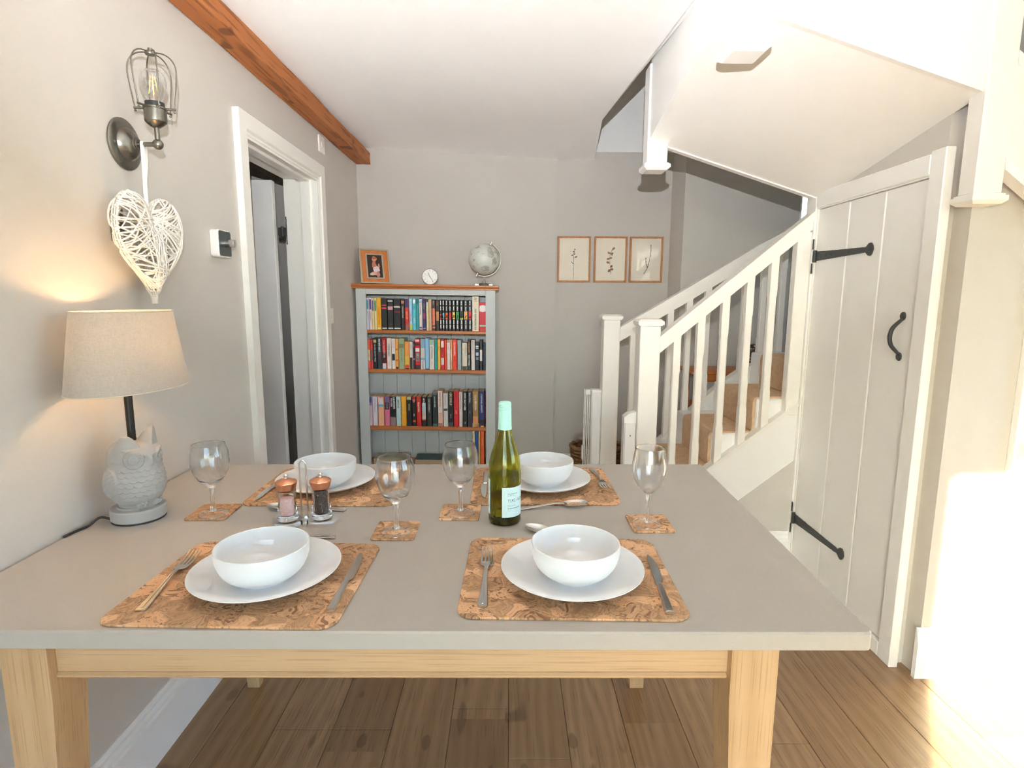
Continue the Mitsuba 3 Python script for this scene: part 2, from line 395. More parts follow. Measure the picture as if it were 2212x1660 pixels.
# ceiling beam
bm = trimesh.creation.box(extents=(0.085, 5.1, 0.072))
for _ in range(5): bm = bm.subdivide()
bv = bm.vertices.copy()
nz = np.stack([meshkit.fbm(bv * [14, 2.2, 14] + o, 3) - 0.5 for o in (0, 31, 67)], 1)
bv += nz * [0.016, 0.0, 0.014]
bm = trimesh.Trimesh(bv + [-0.9425, 1.31, 2.169], bm.faces, process=False)
whole('ceiling_beam', 'old honey-brown oak beam along the left edge of the ceiling', 'beam', bm, BEAM, 40)

# ---------------------------------------------------------------- doorway in the left wall
d1 = struct('door_1', 'white door frame in the left wall with a door standing open into the next room')
def arch_prof(y, s):      # moulded architrave, s = direction towards the opening
    return [(LW, y), (LW + 0.024, y), (LW + 0.024, y + s * 0.058), (LW + 0.016, y + s * 0.064), (LW + 0.016, y + s * 0.072), (LW + 0.012, y + s * 0.078), (LW + 0.012, y + s * 0.088), (LW, y + s * 0.088)]
part(d1, 'architrave', prism(arch_prof(2.163, 1), 'z', 0, 1.958), WHITE)
part(d1, 'architrave', prism(arch_prof(3.122, -1), 'z', 0, 1.958), WHITE)
top = [(0, 1.958), (0.0238, 1.958), (0.0238, 1.90), (0.016, 1.893), (0.016, 1.885), (0.012, 1.88), (0.012, 1.872), (0, 1.872)]
part(d1, 'architrave', prism([(LW + a, b) for a, b in top], 'y', 2.1632, 3.1218), WHITE)
part(d1, 'jamb', box(LW - 0.16, LW + 0.004, DY0 - 0.002, DY0 + 0.02, 0, DZ, 0.001), WHITE)
part(d1, 'jamb', box(LW - 0.165, LW + 0.004, DY1 - 0.012, DY1 + 0.006, 0, DZ, 0.001), WHITE)
part(d1, 'jamb', box(LW - 0.16, LW + 0.004, DY0, DY1, DZ - 0.015, DZ + 0.004, 0.001), WHITE)
part(d1, 'door_stop', cat(box(LW - 0.075, LW - 0.03, DY1 - 0.024, DY1 - 0.010, 0, DZ - 0.012, 0.001), box(LW - 0.075, LW - 0.03, DY0 + 0.018, DY1 - 0.01, DZ - 0.028, DZ - 0.014, 0.001)), WHITE)
leaf = part(d1, 'leaf', box(-1.94, -1.196, 2.995, 3.033, 0.008, 1.868, 0.002), FRAMEPAINT, label='plain pale grey door leaf standing open')
part(d1, 'hinge', cat(box(-1.19, -1.145, 3.028, 3.038, 1.60, 1.64, 0.002), box(-1.150, -1.146, 3.031, 3.038, 1.555, 1.695, 0.001), cyl((-1.165, 3.025, 1.595), (-1.165, 3.025, 1.645), 0.007)), IRON)

# ---------------------------------------------------------------- cupboard door under the stairs
d2 = struct('door_2', 'pale boarded cupboard door with black iron strap hinges under the stairs')
FX = 1.346
frame = cat(box(FX, 1.378, 2.592, 2.674, 0, 1.742, 0.003), box(FX, 1.378, 1.842, 1.909, 0, 1.757, 0.003), box(FX, 1.378, 1.909, 2.592, 1.684, 1.75, 0.003), box(FX, 1.378, 1.909, 2.592, 0.0, 0.055, 0.003))
part(d2, 'frame', frame, FRAMEPAINT)
part(d2, 'stop_bead', cat(box(1.3525, 1.372, 2.584, 2.592, 0.055, 1.684, 0.001), box(1.3525, 1.372, 1.909, 2.592, 1.678, 1.684, 0.001)), WHITE)
for a, b in ((2.352, 2.583), (2.130, 2.349), (1.913, 2.127)):
    part(d2, 'plank', box(1.3575, 1.376, a, b, 0.060, 1.676, 0.004), DOORPAINT)
for zc, dz in ((1.475, 0.0), (0.262, 0.008)):
    sh = []
    prof = [(2.570, 0.0205), (2.40, 0.015), (2.232, 0.0105), (2.222, 0.008), (2.214, 0.012), (2.200, 0.023), (2.188, 0.024), (2.178, 0.015), (2.172, 0.0)]
    poly = [(y, zc + h) for y, h in prof] + [(y, zc - h) for y, h in prof[::-1][1:]]
    hk = part(d2, 'strap_hinge', prism(poly, 'x', 1.3525, 1.3576), IRON, label='black iron strap hinge')
    part(hk, 'knuckle', cyl((1.350, 2.578, zc - 0.026), (1.350, 2.578, zc + 0.026), 0.0085), IRON, 40)
    part(hk, 'pin', cat(box(1.3435, 1.348, 2.584, 2.592, zc - 0.075, zc - 0.03, 0.001), box(1.3435, 1.348, 2.584, 2.592, zc + 0.03, zc + 0.075, 0.001)), IRON)
    part(hk, 'stud', cat([sphere((1.3523, y, zc), 0.0035, 1) for y in (2.53, 2.49, 2.45, 2.33, 2.19)]), IRON, True)
hp = catmull([(1.356, 1.975, 1.222), (1.345, 1.975, 1.212), (1.325, 1.975, 1.190), (1.318, 1.975, 1.161), (1.325, 1.975, 1.132), (1.345, 1.975, 1.110), (1.356, 1.975, 1.100)], 6)
hr = 0.0050 + 0.0022 * np.sin(np.linspace(0, PI, len(hp)))
hd = part(d2, 'pull_handle', tube(hp, hr, 10), IRON, True, label='black iron pull handle')
part(hd, 'rose', cat([xf(lathe([(0, -0.004), (0.015, -0.004), (0.015, 0), (0.012, 0.003), (0, 0.0035)], 24), trimesh.transformations.translation_matrix((1.3565, 1.975, z)) @ trimesh.transformations.rotation_matrix(-PI / 2, [0, 1, 0])) for z in (1.232, 1.092)]), IRON, 40)
# door at the right edge of the picture: white frame and glazed leaf in the garden wall
d4 = struct('door_4', 'white door frame at the right edge of the picture')
part(d4, 'architrave', cat(box(1.623, 1.668, 1.772, 1.802, 0, 1.98, 0.004), box(1.672, 1.70, 1.782, 1.802, 0, 1.96, 0.004)), WHITE2)
part(d4, 'leaf', box(1.703, 2.4, 1.786, 1.802, 0.0, 1.94, 0.004), WHITE2)
part(d4, 'panel', box(1.7035, 2.3, 1.776, 1.788, 0.455, 0.64, 0.002), paint(srgb(120, 110, 98), 0.5, 0.3))
tas = [lathe([(0, 0.0), (0.012, 0.004), (0.013, 0.02), (0.009, 0.032), (0.012, 0.045), (0, 0.055)], 12, 1.668, 1.758, 0.80)]
whole('door_tassel', 'small cream crochet tassel hanging at the right edge of the picture', 'tassel', cat(*tas, cyl((1.668, 1.758, 0.85), (1.668, 1.758, 0.93), 0.0012, 5)), paint(srgb(222, 206, 184), 0.9, 0.1), 40)

# ================================================================== STAIRS
RISE, GOING = 0.167, 0.2015
st = thing('staircase', 'cream-white staircase with square spindles and a beige carpet runner rising to the right', 'staircase')
def newel(parent, x0, x1, y0, y1, z0, z1, mat=WHITE, drop=False):
    k = part(parent, 'newel_post', box(x0, x1, y0, y1, z0, z1, 0.003), mat)
    w = 0.012
    z = z0 if drop else z1
    s = -1 if drop else 1
    def lay(a, za, b, zb): return hull([(x, y, z + s * zz) for (o, zz) in ((a, za), (b, zb)) for x in (x0 - o, x1 + o) for y in (y0 - o, y1 + o)])
    part(k, 'cap', cat(lay(w - 0.006, 0.0, w - 0.006, 0.006), lay(w, 0.006, w, 0.020), lay(w, 0.020, 0.0, 0.030)), mat)
    return k
N1 = newel(st, 0.592, 0.685, 2.58, 2.673, 0, 1.165)
N2 = newel(st, 0.529, 0.622, 3.20, 3.293, 0, 1.168)
# near string, with its moulded capping
def line(x, x0, z0, s): return z0 + s * (x - x0)
SS = 0.79
top_n = lambda x: line(x, 0.904, 0.470, SS)
part(st, 'string', prism([(0.685, top_n(0.685) - 0.012), (1.372, top_n(1.372) - 0.012), (1.372, top_n(1.372) - 0.285), (0.685, max(0, top_n(0.685) - 0.285))], 'y', 2.607, 2.640), WHITE2)
part(st, 'string_capping', prism([(0.685, top_n(0.685)), (1.345, top_n(1.345)), (1.345, top_n(1.345) - 0.022), (0.685, top_n(0.685) - 0.022)], 'y', 2.597, 2.655), WHITE)
rail_top = lambda x: line(x, 0.686, 1.116, 0.842)
part(st, 'handrail', cat(prism([(0.685, rail_top(0.685)), (1.345, rail_top(1.345)), (1.345, rail_top(1.345) - 0.045), (0.685, rail_top(0.685) - 0.045)], 'y', 2.592, 2.660),
    prism([(0.685, rail_top(0.685) - 0.045), (1.345, rail_top(1.345) - 0.045), (1.345, rail_top(1.345) - 0.078), (0.685, rail_top(0.685) - 0.078)], 'y', 2.601, 2.651)), WHITE)
def spindle(x, y, z0, z1, w=0.034):
    h, c = w / 2, w / 2 - 0.0025
    L = z1 - z0
    def ring(zz, a, b): return [(x - a, y - b, zz), (x + a, y - b, zz), (x + b, y - a, zz), (x + b, y + a, zz), (x + a, y + b, zz), (x - a, y + b, zz), (x - b, y + a, zz), (x - b, y - a, zz)]
    return loft([ring(z0, h - 0.001, h), ring(z0 + 0.22 * L, h - 0.001, h), ring(z0 + 0.24 * L, h - 0.005, h - 0.001), ring(z1 - 0.24 * L, h - 0.005, h - 0.001), ring(z1 - 0.22 * L, h - 0.001, h), ring(z1, h - 0.001, h)])
for x in (0.770, 0.877, 0.984, 1.090, 1.194):
    part(st, 'spindle', spindle(x, 2.624, top_n(x) - 0.014, rail_top(x) - 0.062), WHITE)
part(st, 'half_newel', box(1.283, 1.345, 2.600, 2.648, top_n(1.3) - 0.03, rail_top(1.3) - 0.05, 0.003), WHITE)
# far side of the lower flight: the string sweeps and flattens towards the winders
fs = catmull([(0.622, 0.235), (0.80, 0.415), (0.908, 0.520), (1.06, 0.675), (1.209, 0.812), (1.361, 0.912), (1.566, 0.974), (1.95, 1.03)], 5)
part(st, 'string', prism(list(map(tuple, fs - [0, 0.010])) + list(map(tuple, (fs - [0, 0.30])[::-1])), 'y', 3.215, 3.245), WHITE2)
part(st, 'string_capping', prism(list(map(tuple, fs)) + list(map(tuple, (fs - [0, 0.028])[::-1])), 'y', 3.200, 3.262), WHITE)
fr = [(0.622, 1.128), (0.948, 1.321), (1.367, 1.578), (1.70, 1.76)]
part(st, 'handrail', cat(prism(fr + [(x, z - 0.045) for x, z in fr[::-1]], 'y', 3.197, 3.265), prism([(x, z - 0.045) for x, z in fr] + [(x, z - 0.08) for x, z in fr[::-1]], 'y', 3.206, 3.256)), WHITE)
for x in (0.700, 0.803, 0.906, 1.009, 1.112, 1.215, 1.318, 1.421, 1.524, 1.63):
    zt = np.interp(x, [a for a, b in fr], [b for a, b in fr]); zb = np.interp(x, fs[:, 0], fs[:, 1])
    part(st, 'spindle', spindle(x, 3.231, zb - 0.012, zt - 0.06), WHITE)
# steps and carpet
zt, x = 0.155, 0.373
for k in range(7):
    x1 = x + GOING if k < 6 else 2.4
    part(st, 'step', box(x - 0.012 if k else x, x1 + 0.02, 2.640, 3.215, max(0.0, zt - 0.30), zt, 0.006), WHITE2)
    rp = [(x - 0.024, zt - 0.155), (x - 0.026, zt - 0.02), (x - 0.022, zt - 0.004), (x - 0.012, zt + 0.006), (x + 0.01, zt + 0.009), (x1 - 0.012, zt + 0.009), (x1 - 0.012, zt - 0.155)]
    part(st, 'carpet_runner', prism(rp, 'y', 2.652, 3.06), CARPET, 40, label='beige carpet runner')
    x = x1; zt += RISE
# wall closing the lower flight on the right
struct('wall_understairs')
put('wall_understairs', prism([(0.69, 0), (1.372, 0), (1.372, top_n(1.372) - 0.28), (0.69, top_n(0.69) - 0.28)] if top_n(0.69) > 0.3 else [(0.69, 0), (1.372, 0), (1.372, top_n(1.372) - 0.28), (0.70, 0.02)], 'y', 2.613, 2.634), WALL)
struct('baseboard_stairs'); put('baseboard_stairs', prism([(2.613 - a, b) for a, b in SK], 'x', 0.86, 1.346), WHITE2)
struct('wall_winder'); put('wall_winder', box(2.3, 2.4, 2.66, 3.70, 0, 3.5, 0), WALL)
# upper flight: soffit, side panel, outer string and three drop newels
us = thing('upper_staircase', 'cream-white underside of the upper stairs with hanging newel drops', 'staircase')
sz = lambda x, y: 1.966 - 0.316 * (x - 0.618) - 0.187 * (y - 2.58)
def plate(xy, up):
    return hull([(x, y, sz(x, y)) for x, y in xy] + [(x, y, sz(x, y) + up) for x, y in xy])
part(us, 'soffit', plate([(0.61, 1.75), (1.374, 1.75), (1.374, 2.625), (0.61, 2.625)], 0.03), WHITE)
part(us, 'side_panel', hull([(x, y, z) for x in (0.600, 0.622) for y in (1.79, 2.60) for z in (sz(0.61, y) - 0.004, 2.30)]), WHITE2)
part(us, 'outer_string', hull([(x, y, z) for y in (1.747, 1.785) for x in (0.64, 1.40) for z in (sz(x, 1.745) - 0.004, 2.40)]), WHITE)
part(us, 'back_string', hull([(x, y, z) for y in (2.60, 2.635) for x in (0.62, 1.37) for z in (sz(x, 2.62) - 0.002, 2.40)]), WHITE)
newel(us, 0.592, 0.680, 2.58, 2.668, 1.868, 2.27, WHITE2, drop=True)
newel(us, 0.631, 0.722, 1.735, 1.825, 2.012, 2.40, WHITE2, drop=True)
newel(us, 1.362, 1.445, 1.735, 1.799, 1.598, 2.40, WHITE, drop=True)
part(us, 'winder_string', prism([(1.445, 1.96), (2.40, 1.25), (2.40, 0.98), (1.445, 1.69)], 'y', 1.742, 1.775), WHITE)
part(us, 'string_bead', cat(prism([(1.445, 1.70), (2.40, 0.99), (2.40, 0.955), (1.445, 1.665)], 'y', 1.734, 1.78), prism([(1.445, 1.99), (2.40, 1.28), (2.40, 1.245), (1.445, 1.955)], 'y', 1.736, 1.79)), WHITE2)
struct('wall_upper'); put('wall_upper', box(1.45, 2.95, 2.30, 2.40, 1.5, 3.5, 0), WALL)

# ================================================================== TABLE
T = 0.76
tb = thing('dining_table', 'dining table with a smooth taupe top and pale oak legs in the foreground', 'table')
def topring(off, z):
    c = [(-0.984, 0.846), (0.588, 0.843), (0.6225, 1.784), (-0.984, 1.770)]
    g = Polygon(c).buffer(-0.012).buffer(0.012 - off, quad_segs=6)
    return [(x, y, z) for x, y in g.exterior.coords[:-1]]
part(tb, 'table_top', hull(topring(0.002, T - 0.0315) + topring(0, T - 0.0300) + topring(0, T - 0.003) + topring(0.003, T)), TOP)
def leg(xo, xi, yo, yi, xi2, yi2):
    """outer edges stay upright, inner faces taper"""
    return hull([(x, y, T - 0.0317) for x in (xo, xi) for y in (yo, yi)] + [(x, y, T - 0.14) for x in (xo, xi) for y in (yo, yi)] + [(x, y, 0.0) for x in (xo, xi2) for y in (yo, yi2)])
part(tb, 'leg', leg(-0.838, -0.760, 0.868, 0.948, -0.790, 0.920), OAK_Z)
part(tb, 'leg', leg(0.450, 0.372, 0.868, 0.948, 0.402, 0.920), OAK_Z)
part(tb, 'leg', leg(-0.866, -0.788, 1.765, 1.685, -0.827, 1.735), OAK_Z)
part(tb, 'leg', leg(0.453, 0.372, 1.765, 1.685, 0.408, 1.735), OAK_Z)
def apron(x0, x1, y0, y1): return box(x0, x1, y0, y1, T - 0.100, T - 0.0317, 0.001)
part(tb, 'apron', apron(-0.763, 0.375, 0.886, 0.908), OAK_X)
part(tb, 'apron', apron(-0.79, 0.375, 1.725, 1.747), OAK_X)
part(tb, 'apron', apron(-0.825, -0.803, 0.945, 1.69), OAK_Z)
part(tb, 'apron', apron(0.412, 0.434, 0.945, 1.69), OAK_Z)
part(tb, 'bead', box(-0.763, 0.374, 0.881, 0.905, T - 0.1095, T - 0.0985, 0.004), OAK_X, label='rounded pale moulding under the apron')

# ------------------------------------------------------------------ settings
mats = [('front left setting', 0.470, -0.472, 1.012, -1.5), ('front right setting', 0, 0.113, 1.036, -1.2), ('far right setting', 0, 0.096, 1.566, 0.4), ('far left setting', 0, -0.490, 1.556, -0.4)]
MT = T + 0.0045
where = ['at the front left', 'at the front right', 'at the far right, behind the bottle', 'at the far left, behind the mills']
for (nm, _, cx, cy, a), w in zip(mats, where):
    whole('place_mat', f'cork place mat with rounded corners {w}', 'place mat', rounded_slab(cx, cy, 0.394, 0.320, 0.030, T + 0.0002, MT, math.radians(a), 0.0012), CORK, group='cork place mats')
plate_m = lathe([(0, 0.0012), (0.066, 0.0012), (0.068, 0), (0.073, 0), (0.075, 0.002)] + [tuple(q) for q in catmull([(0.076, 0.0025), (0.095, 0.006), (0.118, 0.0135), (0.1335, 0.0215)], 5)] + [(0.1352, 0.0228), (0.1350, 0.0238), (0.1335, 0.0240)] + [tuple(q) for q in catmull([(0.132, 0.0236), (0.116, 0.0162), (0.096, 0.0092), (0.080, 0.0066), (0.060, 0.0055), (0.0, 0.0052)], 5)][:-1] + [(0, 0.0052)], 96)
bowl_out = catmull([(0.046, 0.004), (0.058, 0.0095), (0.071, 0.0215), (0.0795, 0.038), (0.0825, 0.054), (0.0829, 0.0655)], 6)
bowl_in = catmull([(0.0800, 0.0660), (0.0793, 0.054), (0.0763, 0.039), (0.068, 0.0235), (0.055, 0.0120), (0.035, 0.0075), (0.0, 0.0068)], 6)
bowl_m = lathe([(0, 0.002), (0.040, 0.002), (0.041, 0), (0.044, 0), (0.0455, 0.003)] + [tuple(q) for q in bowl_out] + [(0.0826, 0.0670), (0.0815, 0.0675), (0.0803, 0.0670)] + [tuple(q) for q in bowl_in[:-1]] + [(0, 0.0068)], 96)
plate_d, bowl_d = mikit.ply(plate_m, PORCELAIN, 35), mikit.ply(bowl_m, PORCELAIN, 35)
pl = [(-0.4553, 1.0172), (0.1214, 1.0240), (0.0973, 1.5685), (-0.5140, 1.5584)]
bl = [(-0.4553, 1.0034), (0.1258, 1.0155), (0.1000, 1.5640), (-0.5110, 1.5480)]
for (px, py), (bx, by), w in zip(pl, bl, where):
    k = thing('dinner_plate', f'round white dinner plate under a bowl {w}', 'plate', 'white dinner plates')
    scene[k] = {**plate_d, 'to_world': T4().translate([px, py, MT + 0.0003])}
    k = thing('bowl', f'white porcelain bowl standing on a plate {w}', 'bowl', 'white bowls')
    scene[k] = {**bowl_d, 'to_world': T4().translate([bx, by, MT + 0.0058])}

# ------------------------------------------------------------------ cutlery (built lying along +y, handle end at y = 0)
def rect_section(y, hw, z, t):
    c = min(hw, t) * 0.35
    return [(-hw + c, y, z - t / 2), (hw - c, y, z - t / 2), (hw, y, z - t / 2 + c), (hw, y, z + t / 2 - c), (hw - c, y, z + t / 2), (-hw + c, y, z + t / 2), (-hw, y, z + t / 2 - c), (-hw, y, z - t / 2 + c)]
HANDLE = [(0.000, 0.0082, 0.0018, 0.0028), (0.004, 0.0090, 0.0018, 0.0032), (0.030, 0.0076, 0.0028, 0.0030), (0.075, 0.0050, 0.0060, 0.0030), (0.115, 0.0036, 0.0100, 0.0032)]
def handle_flutes():
    return [loft([rect_section(0.006, 0.0012, 0.0036, 0.0012), rect_section(0.06, 0.0009, 0.0066, 0.0012), rect_section(0.11, 0.0006, 0.0118, 0.0010)])]
def fork_mesh():
    body = loft([rect_section(*s) for s in HANDLE + [(0.132, 0.0040, 0.0094, 0.0028), (0.140, 0.0110, 0.0078, 0.0022), (0.148, 0.0126, 0.0066, 0.0018), (0.158, 0.0126, 0.0060, 0.0017)]])
    tines = []
    for k in range(4):
        u = (k - 1.5) * 0.0070
        s = []
        for y, hw, z in ((0.155, 0.0022, 0.0060), (0.180, 0.0018, 0.0062), (0.200, 0.0014, 0.0090), (0.213, 0.0008, 0.0125)):
            s.append([(x + u * (1.0 if y > 0.16 else 1.0), yy, zz) for x, yy, zz in rect_section(y, hw, z, 0.0016)])
        tines.append(loft(s))
    return cat(body, tines, handle_flutes())
def knife_parts():
    h = loft([rect_section(*s) for s in [(0, 0.0070, 0.0034, 0.0058), (0.004, 0.0078, 0.0034, 0.0066), (0.05, 0.0064, 0.0034, 0.0062), (0.098, 0.0054, 0.0034, 0.0058), (0.102, 0.0050, 0.0034, 0.0040)]])
    pts = [(-0.0042, 0.100), (0.0042, 0.100), (0.0050, 0.108), (0.0098, 0.114), (0.0104, 0.130), (0.0100, 0.160), (0.0084, 0.188), (0.0040, 0.208), (-0.0012, 0.219), (-0.0040, 0.216), (-0.0058, 0.195), (-0.0060, 0.112)]
    b = prism(pts, 'z', 0.0026, 0.0040)
    return h, b
def spoon_mesh():
    hd = loft([rect_section(*s) for s in HANDLE + [(0.130, 0.0036, 0.0098, 0.0030), (0.141, 0.0050, 0.0080, 0.0022)]])
    nu, nv = 24, 9
    V, F = [], []
    for layer, off in ((0, 0.0), (1, -0.0013)):
        for i in range(nu):
            for j in range(nv):
                a = 2 * PI * i / nu; r = j / (nv - 1)
                w = 0.0205 * (1 - 0.12 * math.sin(a)); y = 0.171 + 0.033 * r * math.sin(a)
                V.append((w * r * math.cos(a), y, 0.0082 - 0.0072 * (1 - r * r) + 0.0022 * r * math.sin(a) * 0.5 + off))
    for i in range(nu):
        i2 = (i + 1) % nu
        for j in range(nv - 1):
            a, b, c, d = i * nv + j, i2 * nv + j, i2 * nv + j + 1, i * nv + j + 1
            F += [(a, c, b), (a, d, c)]
            o = nu * nv
            F += [(a + o, b + o, c + o), (a + o, c + o, d + o)]
        a, b = i * nv + nv - 1, i2 * nv + nv - 1
        F += [(a, b, b + nu * nv), (a, b + nu * nv, a + nu * nv)]
    return cat(hd, trimesh.Trimesh(V, F, process=False), handle_flutes())
fork_d = mikit.ply(fork_mesh(), STEEL, 40)
kh, kb = knife_parts(); kh_d, kb_d = mikit.ply(kh, STEEL, 40), mikit.ply(kb, STEEL, False)
spoon_d = mikit.ply(spoon_mesh(), STEEL, 50)
def place(x, y, dx, dy, z, roll=0.0):
    a = math.degrees(math.atan2(-dx, dy))
    return T4().translate([x, y, z]).rotate([0, 0, 1], a)
lay = [('left of the white plate at the front left', -0.619, 0.896, -0.02, 0.213, 'fork'), ('left of the white plate at the front right', -0.044, 0.911, 0.002, 0.21, 'fork'),
       ('right of the far right plate, behind the thin-stemmed wine glass', 0.258, 1.705, 0.012, -0.21, 'fork'), ('at the far left, mostly hidden behind the front middle wine glass', -0.318, 1.700, -0.02, -0.21, 'fork')]
for w, x, y, dx, dy, _ in lay:
    k = thing('fork', f'stainless steel dinner fork {w}', 'fork', 'dinner forks')
    scene[k] = {**fork_d, 'to_world': place(x, y, dx, dy, MT + 0.0002)}
lay = [('right of the white plate at the front left', -0.299, 0.892, -0.003, 0.22), ('right of the white plate at the front right', 0.272, 0.888, 0.016, 0.22),
       ('half hidden behind the green wine bottle', -0.067, 1.663, 0.002, -0.22), ('at the far left, its tip pointing at the salt mill', -0.652, 1.64, -0.004, -0.22)]
for w, x, y, dx, dy in lay:
    k = thing('table_knife', f'stainless steel table knife {w}', 'knife', 'table knives')
    M = place(x, y, dx, dy, MT + 0.0002)
    scene[k + '__handle'] = {**kh_d, 'to_world': M}; scene[k + '__blade'] = {**kb_d, 'to_world': M}
lay = [('with its bowl just right of the wine bottle', 0.005, 1.371, 0.19, 0.042), ('peeping out behind the front right bowl', 0.218, 1.165, -0.19, 0.10),
       ('behind the front left bowl, only its handle end showing', -0.384, 1.207, -0.19, -0.02), ('lying behind the salt and pepper mills', -0.406, 1.367, -0.2, 0.018)]
for w, x, y, dx, dy in lay:
    k = thing('dessert_spoon', f'stainless steel spoon {w}', 'spoon', 'spoons')
    scene[k] = {**spoon_d, 'to_world': place(x, y, dx, dy, T + 0.0005)}

# ------------------------------------------------------------------ coasters and wine glasses
co = [(-0.727, 1.352, 2.0, 'under the wine glass beside the owl lamp'), (-0.256, 1.241, 0.5, 'under the wine glass in the middle, nearest the front'), (-0.119, 1.356, -1.0, 'under the wine glass left of the bottle'), (0.334, 1.285, 0.0, 'under the thin-stemmed wine glass on the right')]
CT = T + 0.0046
for x, y, a, w in co:
    whole('coaster', f'square cork coaster {w}', 'coaster', rounded_slab(x, y, 0.097, 0.104, 0.008, T + 0.0002, CT, math.radians(a), 0.001), CORK, group='cork coasters')
def glass_parts(stem_r, bowl, z_join, foot_r, foot_h, rim_r, rim_z):
    """thin blown bowl and foot as single sheets, the stem with the thick bottom of the bowl solid, a rounded rim and foot edge"""
    b = catmull(bowl, 6)
    k = int(np.argmax(b[:, 1] >= z_join))
    up, low = b[k:], b[:k + 1]
    inner = [(max(r - 0.0008, 0.0), z) for r, z in up[::-1]]
    zb_ = low[-1][1]; rb = low[-1][0]
    inner += [(rb * 0.72, zb_ - 0.0040), (rb * 0.35, zb_ - 0.0062), (0, zb_ - 0.0068)]
    stem_p = [(0, foot_h), (stem_r * 1.9, foot_h), (stem_r * 1.25, foot_h + 0.006), (stem_r, foot_h + 0.016), (stem_r * 0.96, 0.040), (stem_r * 1.02, 0.058)] + [tuple(q) for q in low]
    bowl_p = [tuple(q) for q in up] + [(up[-1][0] - 0.0004, up[-1][1] + 0.0005)] + inner
    whole_ = lathe(stem_p + bowl_p[1:], 64)
    cut = np.array([whole_.triangles_center[i][2] for i in range(len(whole_.faces))]); rad = np.hypot(whole_.triangles_center[:, 0], whole_.triangles_center[:, 1])
    lowz = np.interp(rad, [q[0] for q in inner[::-1]], [q[1] for q in inner[::-1]])
    is_stem = (cut < zb_) & ~((cut > zb_ - 0.0075) & (np.abs(cut - lowz) < 0.0012) & (whole_.face_normals[:, 2] > 0.2))
    st_, sheet_b = whole_.submesh([np.nonzero(is_stem)[0], np.nonzero(~is_stem)[0]], append=False, repair=False)
    foot = lathe([(stem_r * 1.85, foot_h), (foot_r * 0.55, foot_h * 0.55), (foot_r * 0.8, foot_h * 0.30), (foot_r, 0.0016)], 64)
    ringm = lambda r, z, t: tube([(r * math.cos(a), r * math.sin(a), z) for a in np.linspace(0, 2 * PI, 72, endpoint=False)], t, 8, True)
    fe = ringm(foot_r, 0.0013, 0.0012)
    if fe.volume < 0: fe.invert()
    return [('bowl', mikit.ply(sheet_b, GLASS, 50)), ('stem', mikit.ply(st_, GLASS, 50)), ('foot', mikit.ply(foot, PANE, 60)), ('foot_edge', mikit.ply(fe, GLASS, True))]
ga = glass_parts(0.0048, [(0.0068, 0.068), (0.0150, 0.0765), (0.0285, 0.0900), (0.0375, 0.107), (0.0425, 0.127), (0.0432, 0.140), (0.0415, 0.156), (0.0362, 0.1752)], 0.0875, 0.0330, 0.0095, 0.0362, 0.1752)
gb = glass_parts(0.0030, [(0.0046, 0.0735), (0.0140, 0.0815), (0.0265, 0.0955), (0.0345, 0.1125), (0.0388, 0.131), (0.0390, 0.146), (0.0370, 0.162), (0.0330, 0.1848)], 0.0825, 0.0342, 0.0050, 0.0330, 0.1848)
for x, y, w, d in ((-0.7175, 1.3317, 'empty wine glass on a coaster right of the owl lamp', ga), (-0.2518, 1.2252, 'empty wine glass on the front middle coaster', ga), (-0.1172, 1.3388, 'empty wine glass on a coaster left of the wine bottle', ga), (0.3255, 1.2757, 'tall empty wine glass with a thin stem at the right of the table', gb)):
    k = thing('wine_glass', w, 'wine glass', 'wine glasses')
    for nm, dd in d:
        scene[f'{k}__{nm}'] = {**dd, 'to_world': T4().translate([x, y, CT + 0.0003])}

# ------------------------------------------------------------------ wine bottle
BX, BY, BR = -0.0090, 1.3036, 0.0380
bt = thing('wine_bottle', 'green glass bottle of white wine with a mint green screw cap and label', 'bottle')
sh = catmull([(0.0378, 0.128), (0.0366, 0.146), (0.0325, 0.166), (0.0262, 0.186), (0.0200, 0.206), (0.0163, 0.224), (0.0149, 0.240), (0.0145, 0.262)], 6)
inn = catmull([(0.0112, 0.262), (0.0116, 0.240), (0.0130, 0.224), (0.0167, 0.206), (0.0229, 0.186), (0.0292, 0.166), (0.0333, 0.146), (0.0346, 0.128)], 6)
shell = lathe([(0, 0.0202), (0.0378, 0.0202), (0.0380, 0.0206), (0.0380, 0.120)] + [tuple(q) for q in sh] + [(0.0145, 0.283), (0.0112, 0.283)] + [tuple(q) for q in inn] + [(0.0347, 0.120), (0.0347, 0.024), (0.033, 0.0222), (0, 0.0222)], 72, BX, BY, T + 0.0003)
part(bt, 'glass', shell, BOTTLEGLASS, 40)
part(bt, 'base', lathe([(0, 0.014), (0.012, 0.011), (0.026, 0.002), (0.031, 0.0), (0.0355, 0.002), (0.0380, 0.008), (0.0380, 0.0196), (0.0376, 0.0200), (0, 0.0200)], 72, BX, BY, T + 0.0003), BOTTLEBASE, 40, label='thick dark green base')
wine = lathe([(0, 0.0228), (0.0328, 0.0228), (0.0343, 0.0245), (0.0343, 0.1195), (0, 0.1195)], 64, BX, BY, T + 0.0003)
part(bt, 'wine', wine, WINE, 40, label='pale wine inside the bottle')
CAPM = paint(srgb(176, 230, 216), 0.35, 0.4)
cp = [(0, 0.2902), (0.0128, 0.2902), (0.0143, 0.2888), (0.0147, 0.2865)]
for k in range(7):
    z = 0.2855 - 0.0030 * k
    cp += [(0.0150, z), (0.0150, z - 0.0013), (0.0146, z - 0.0018), (0.0146, z - 0.0026)]
cp += [(0.0151, 0.264), (0.0151, 0.262), (0.0149, 0.2612), (0.0150, 0.226), (0.0146, 0.226), (0.0146, 0.2885), (0, 0.2885)]
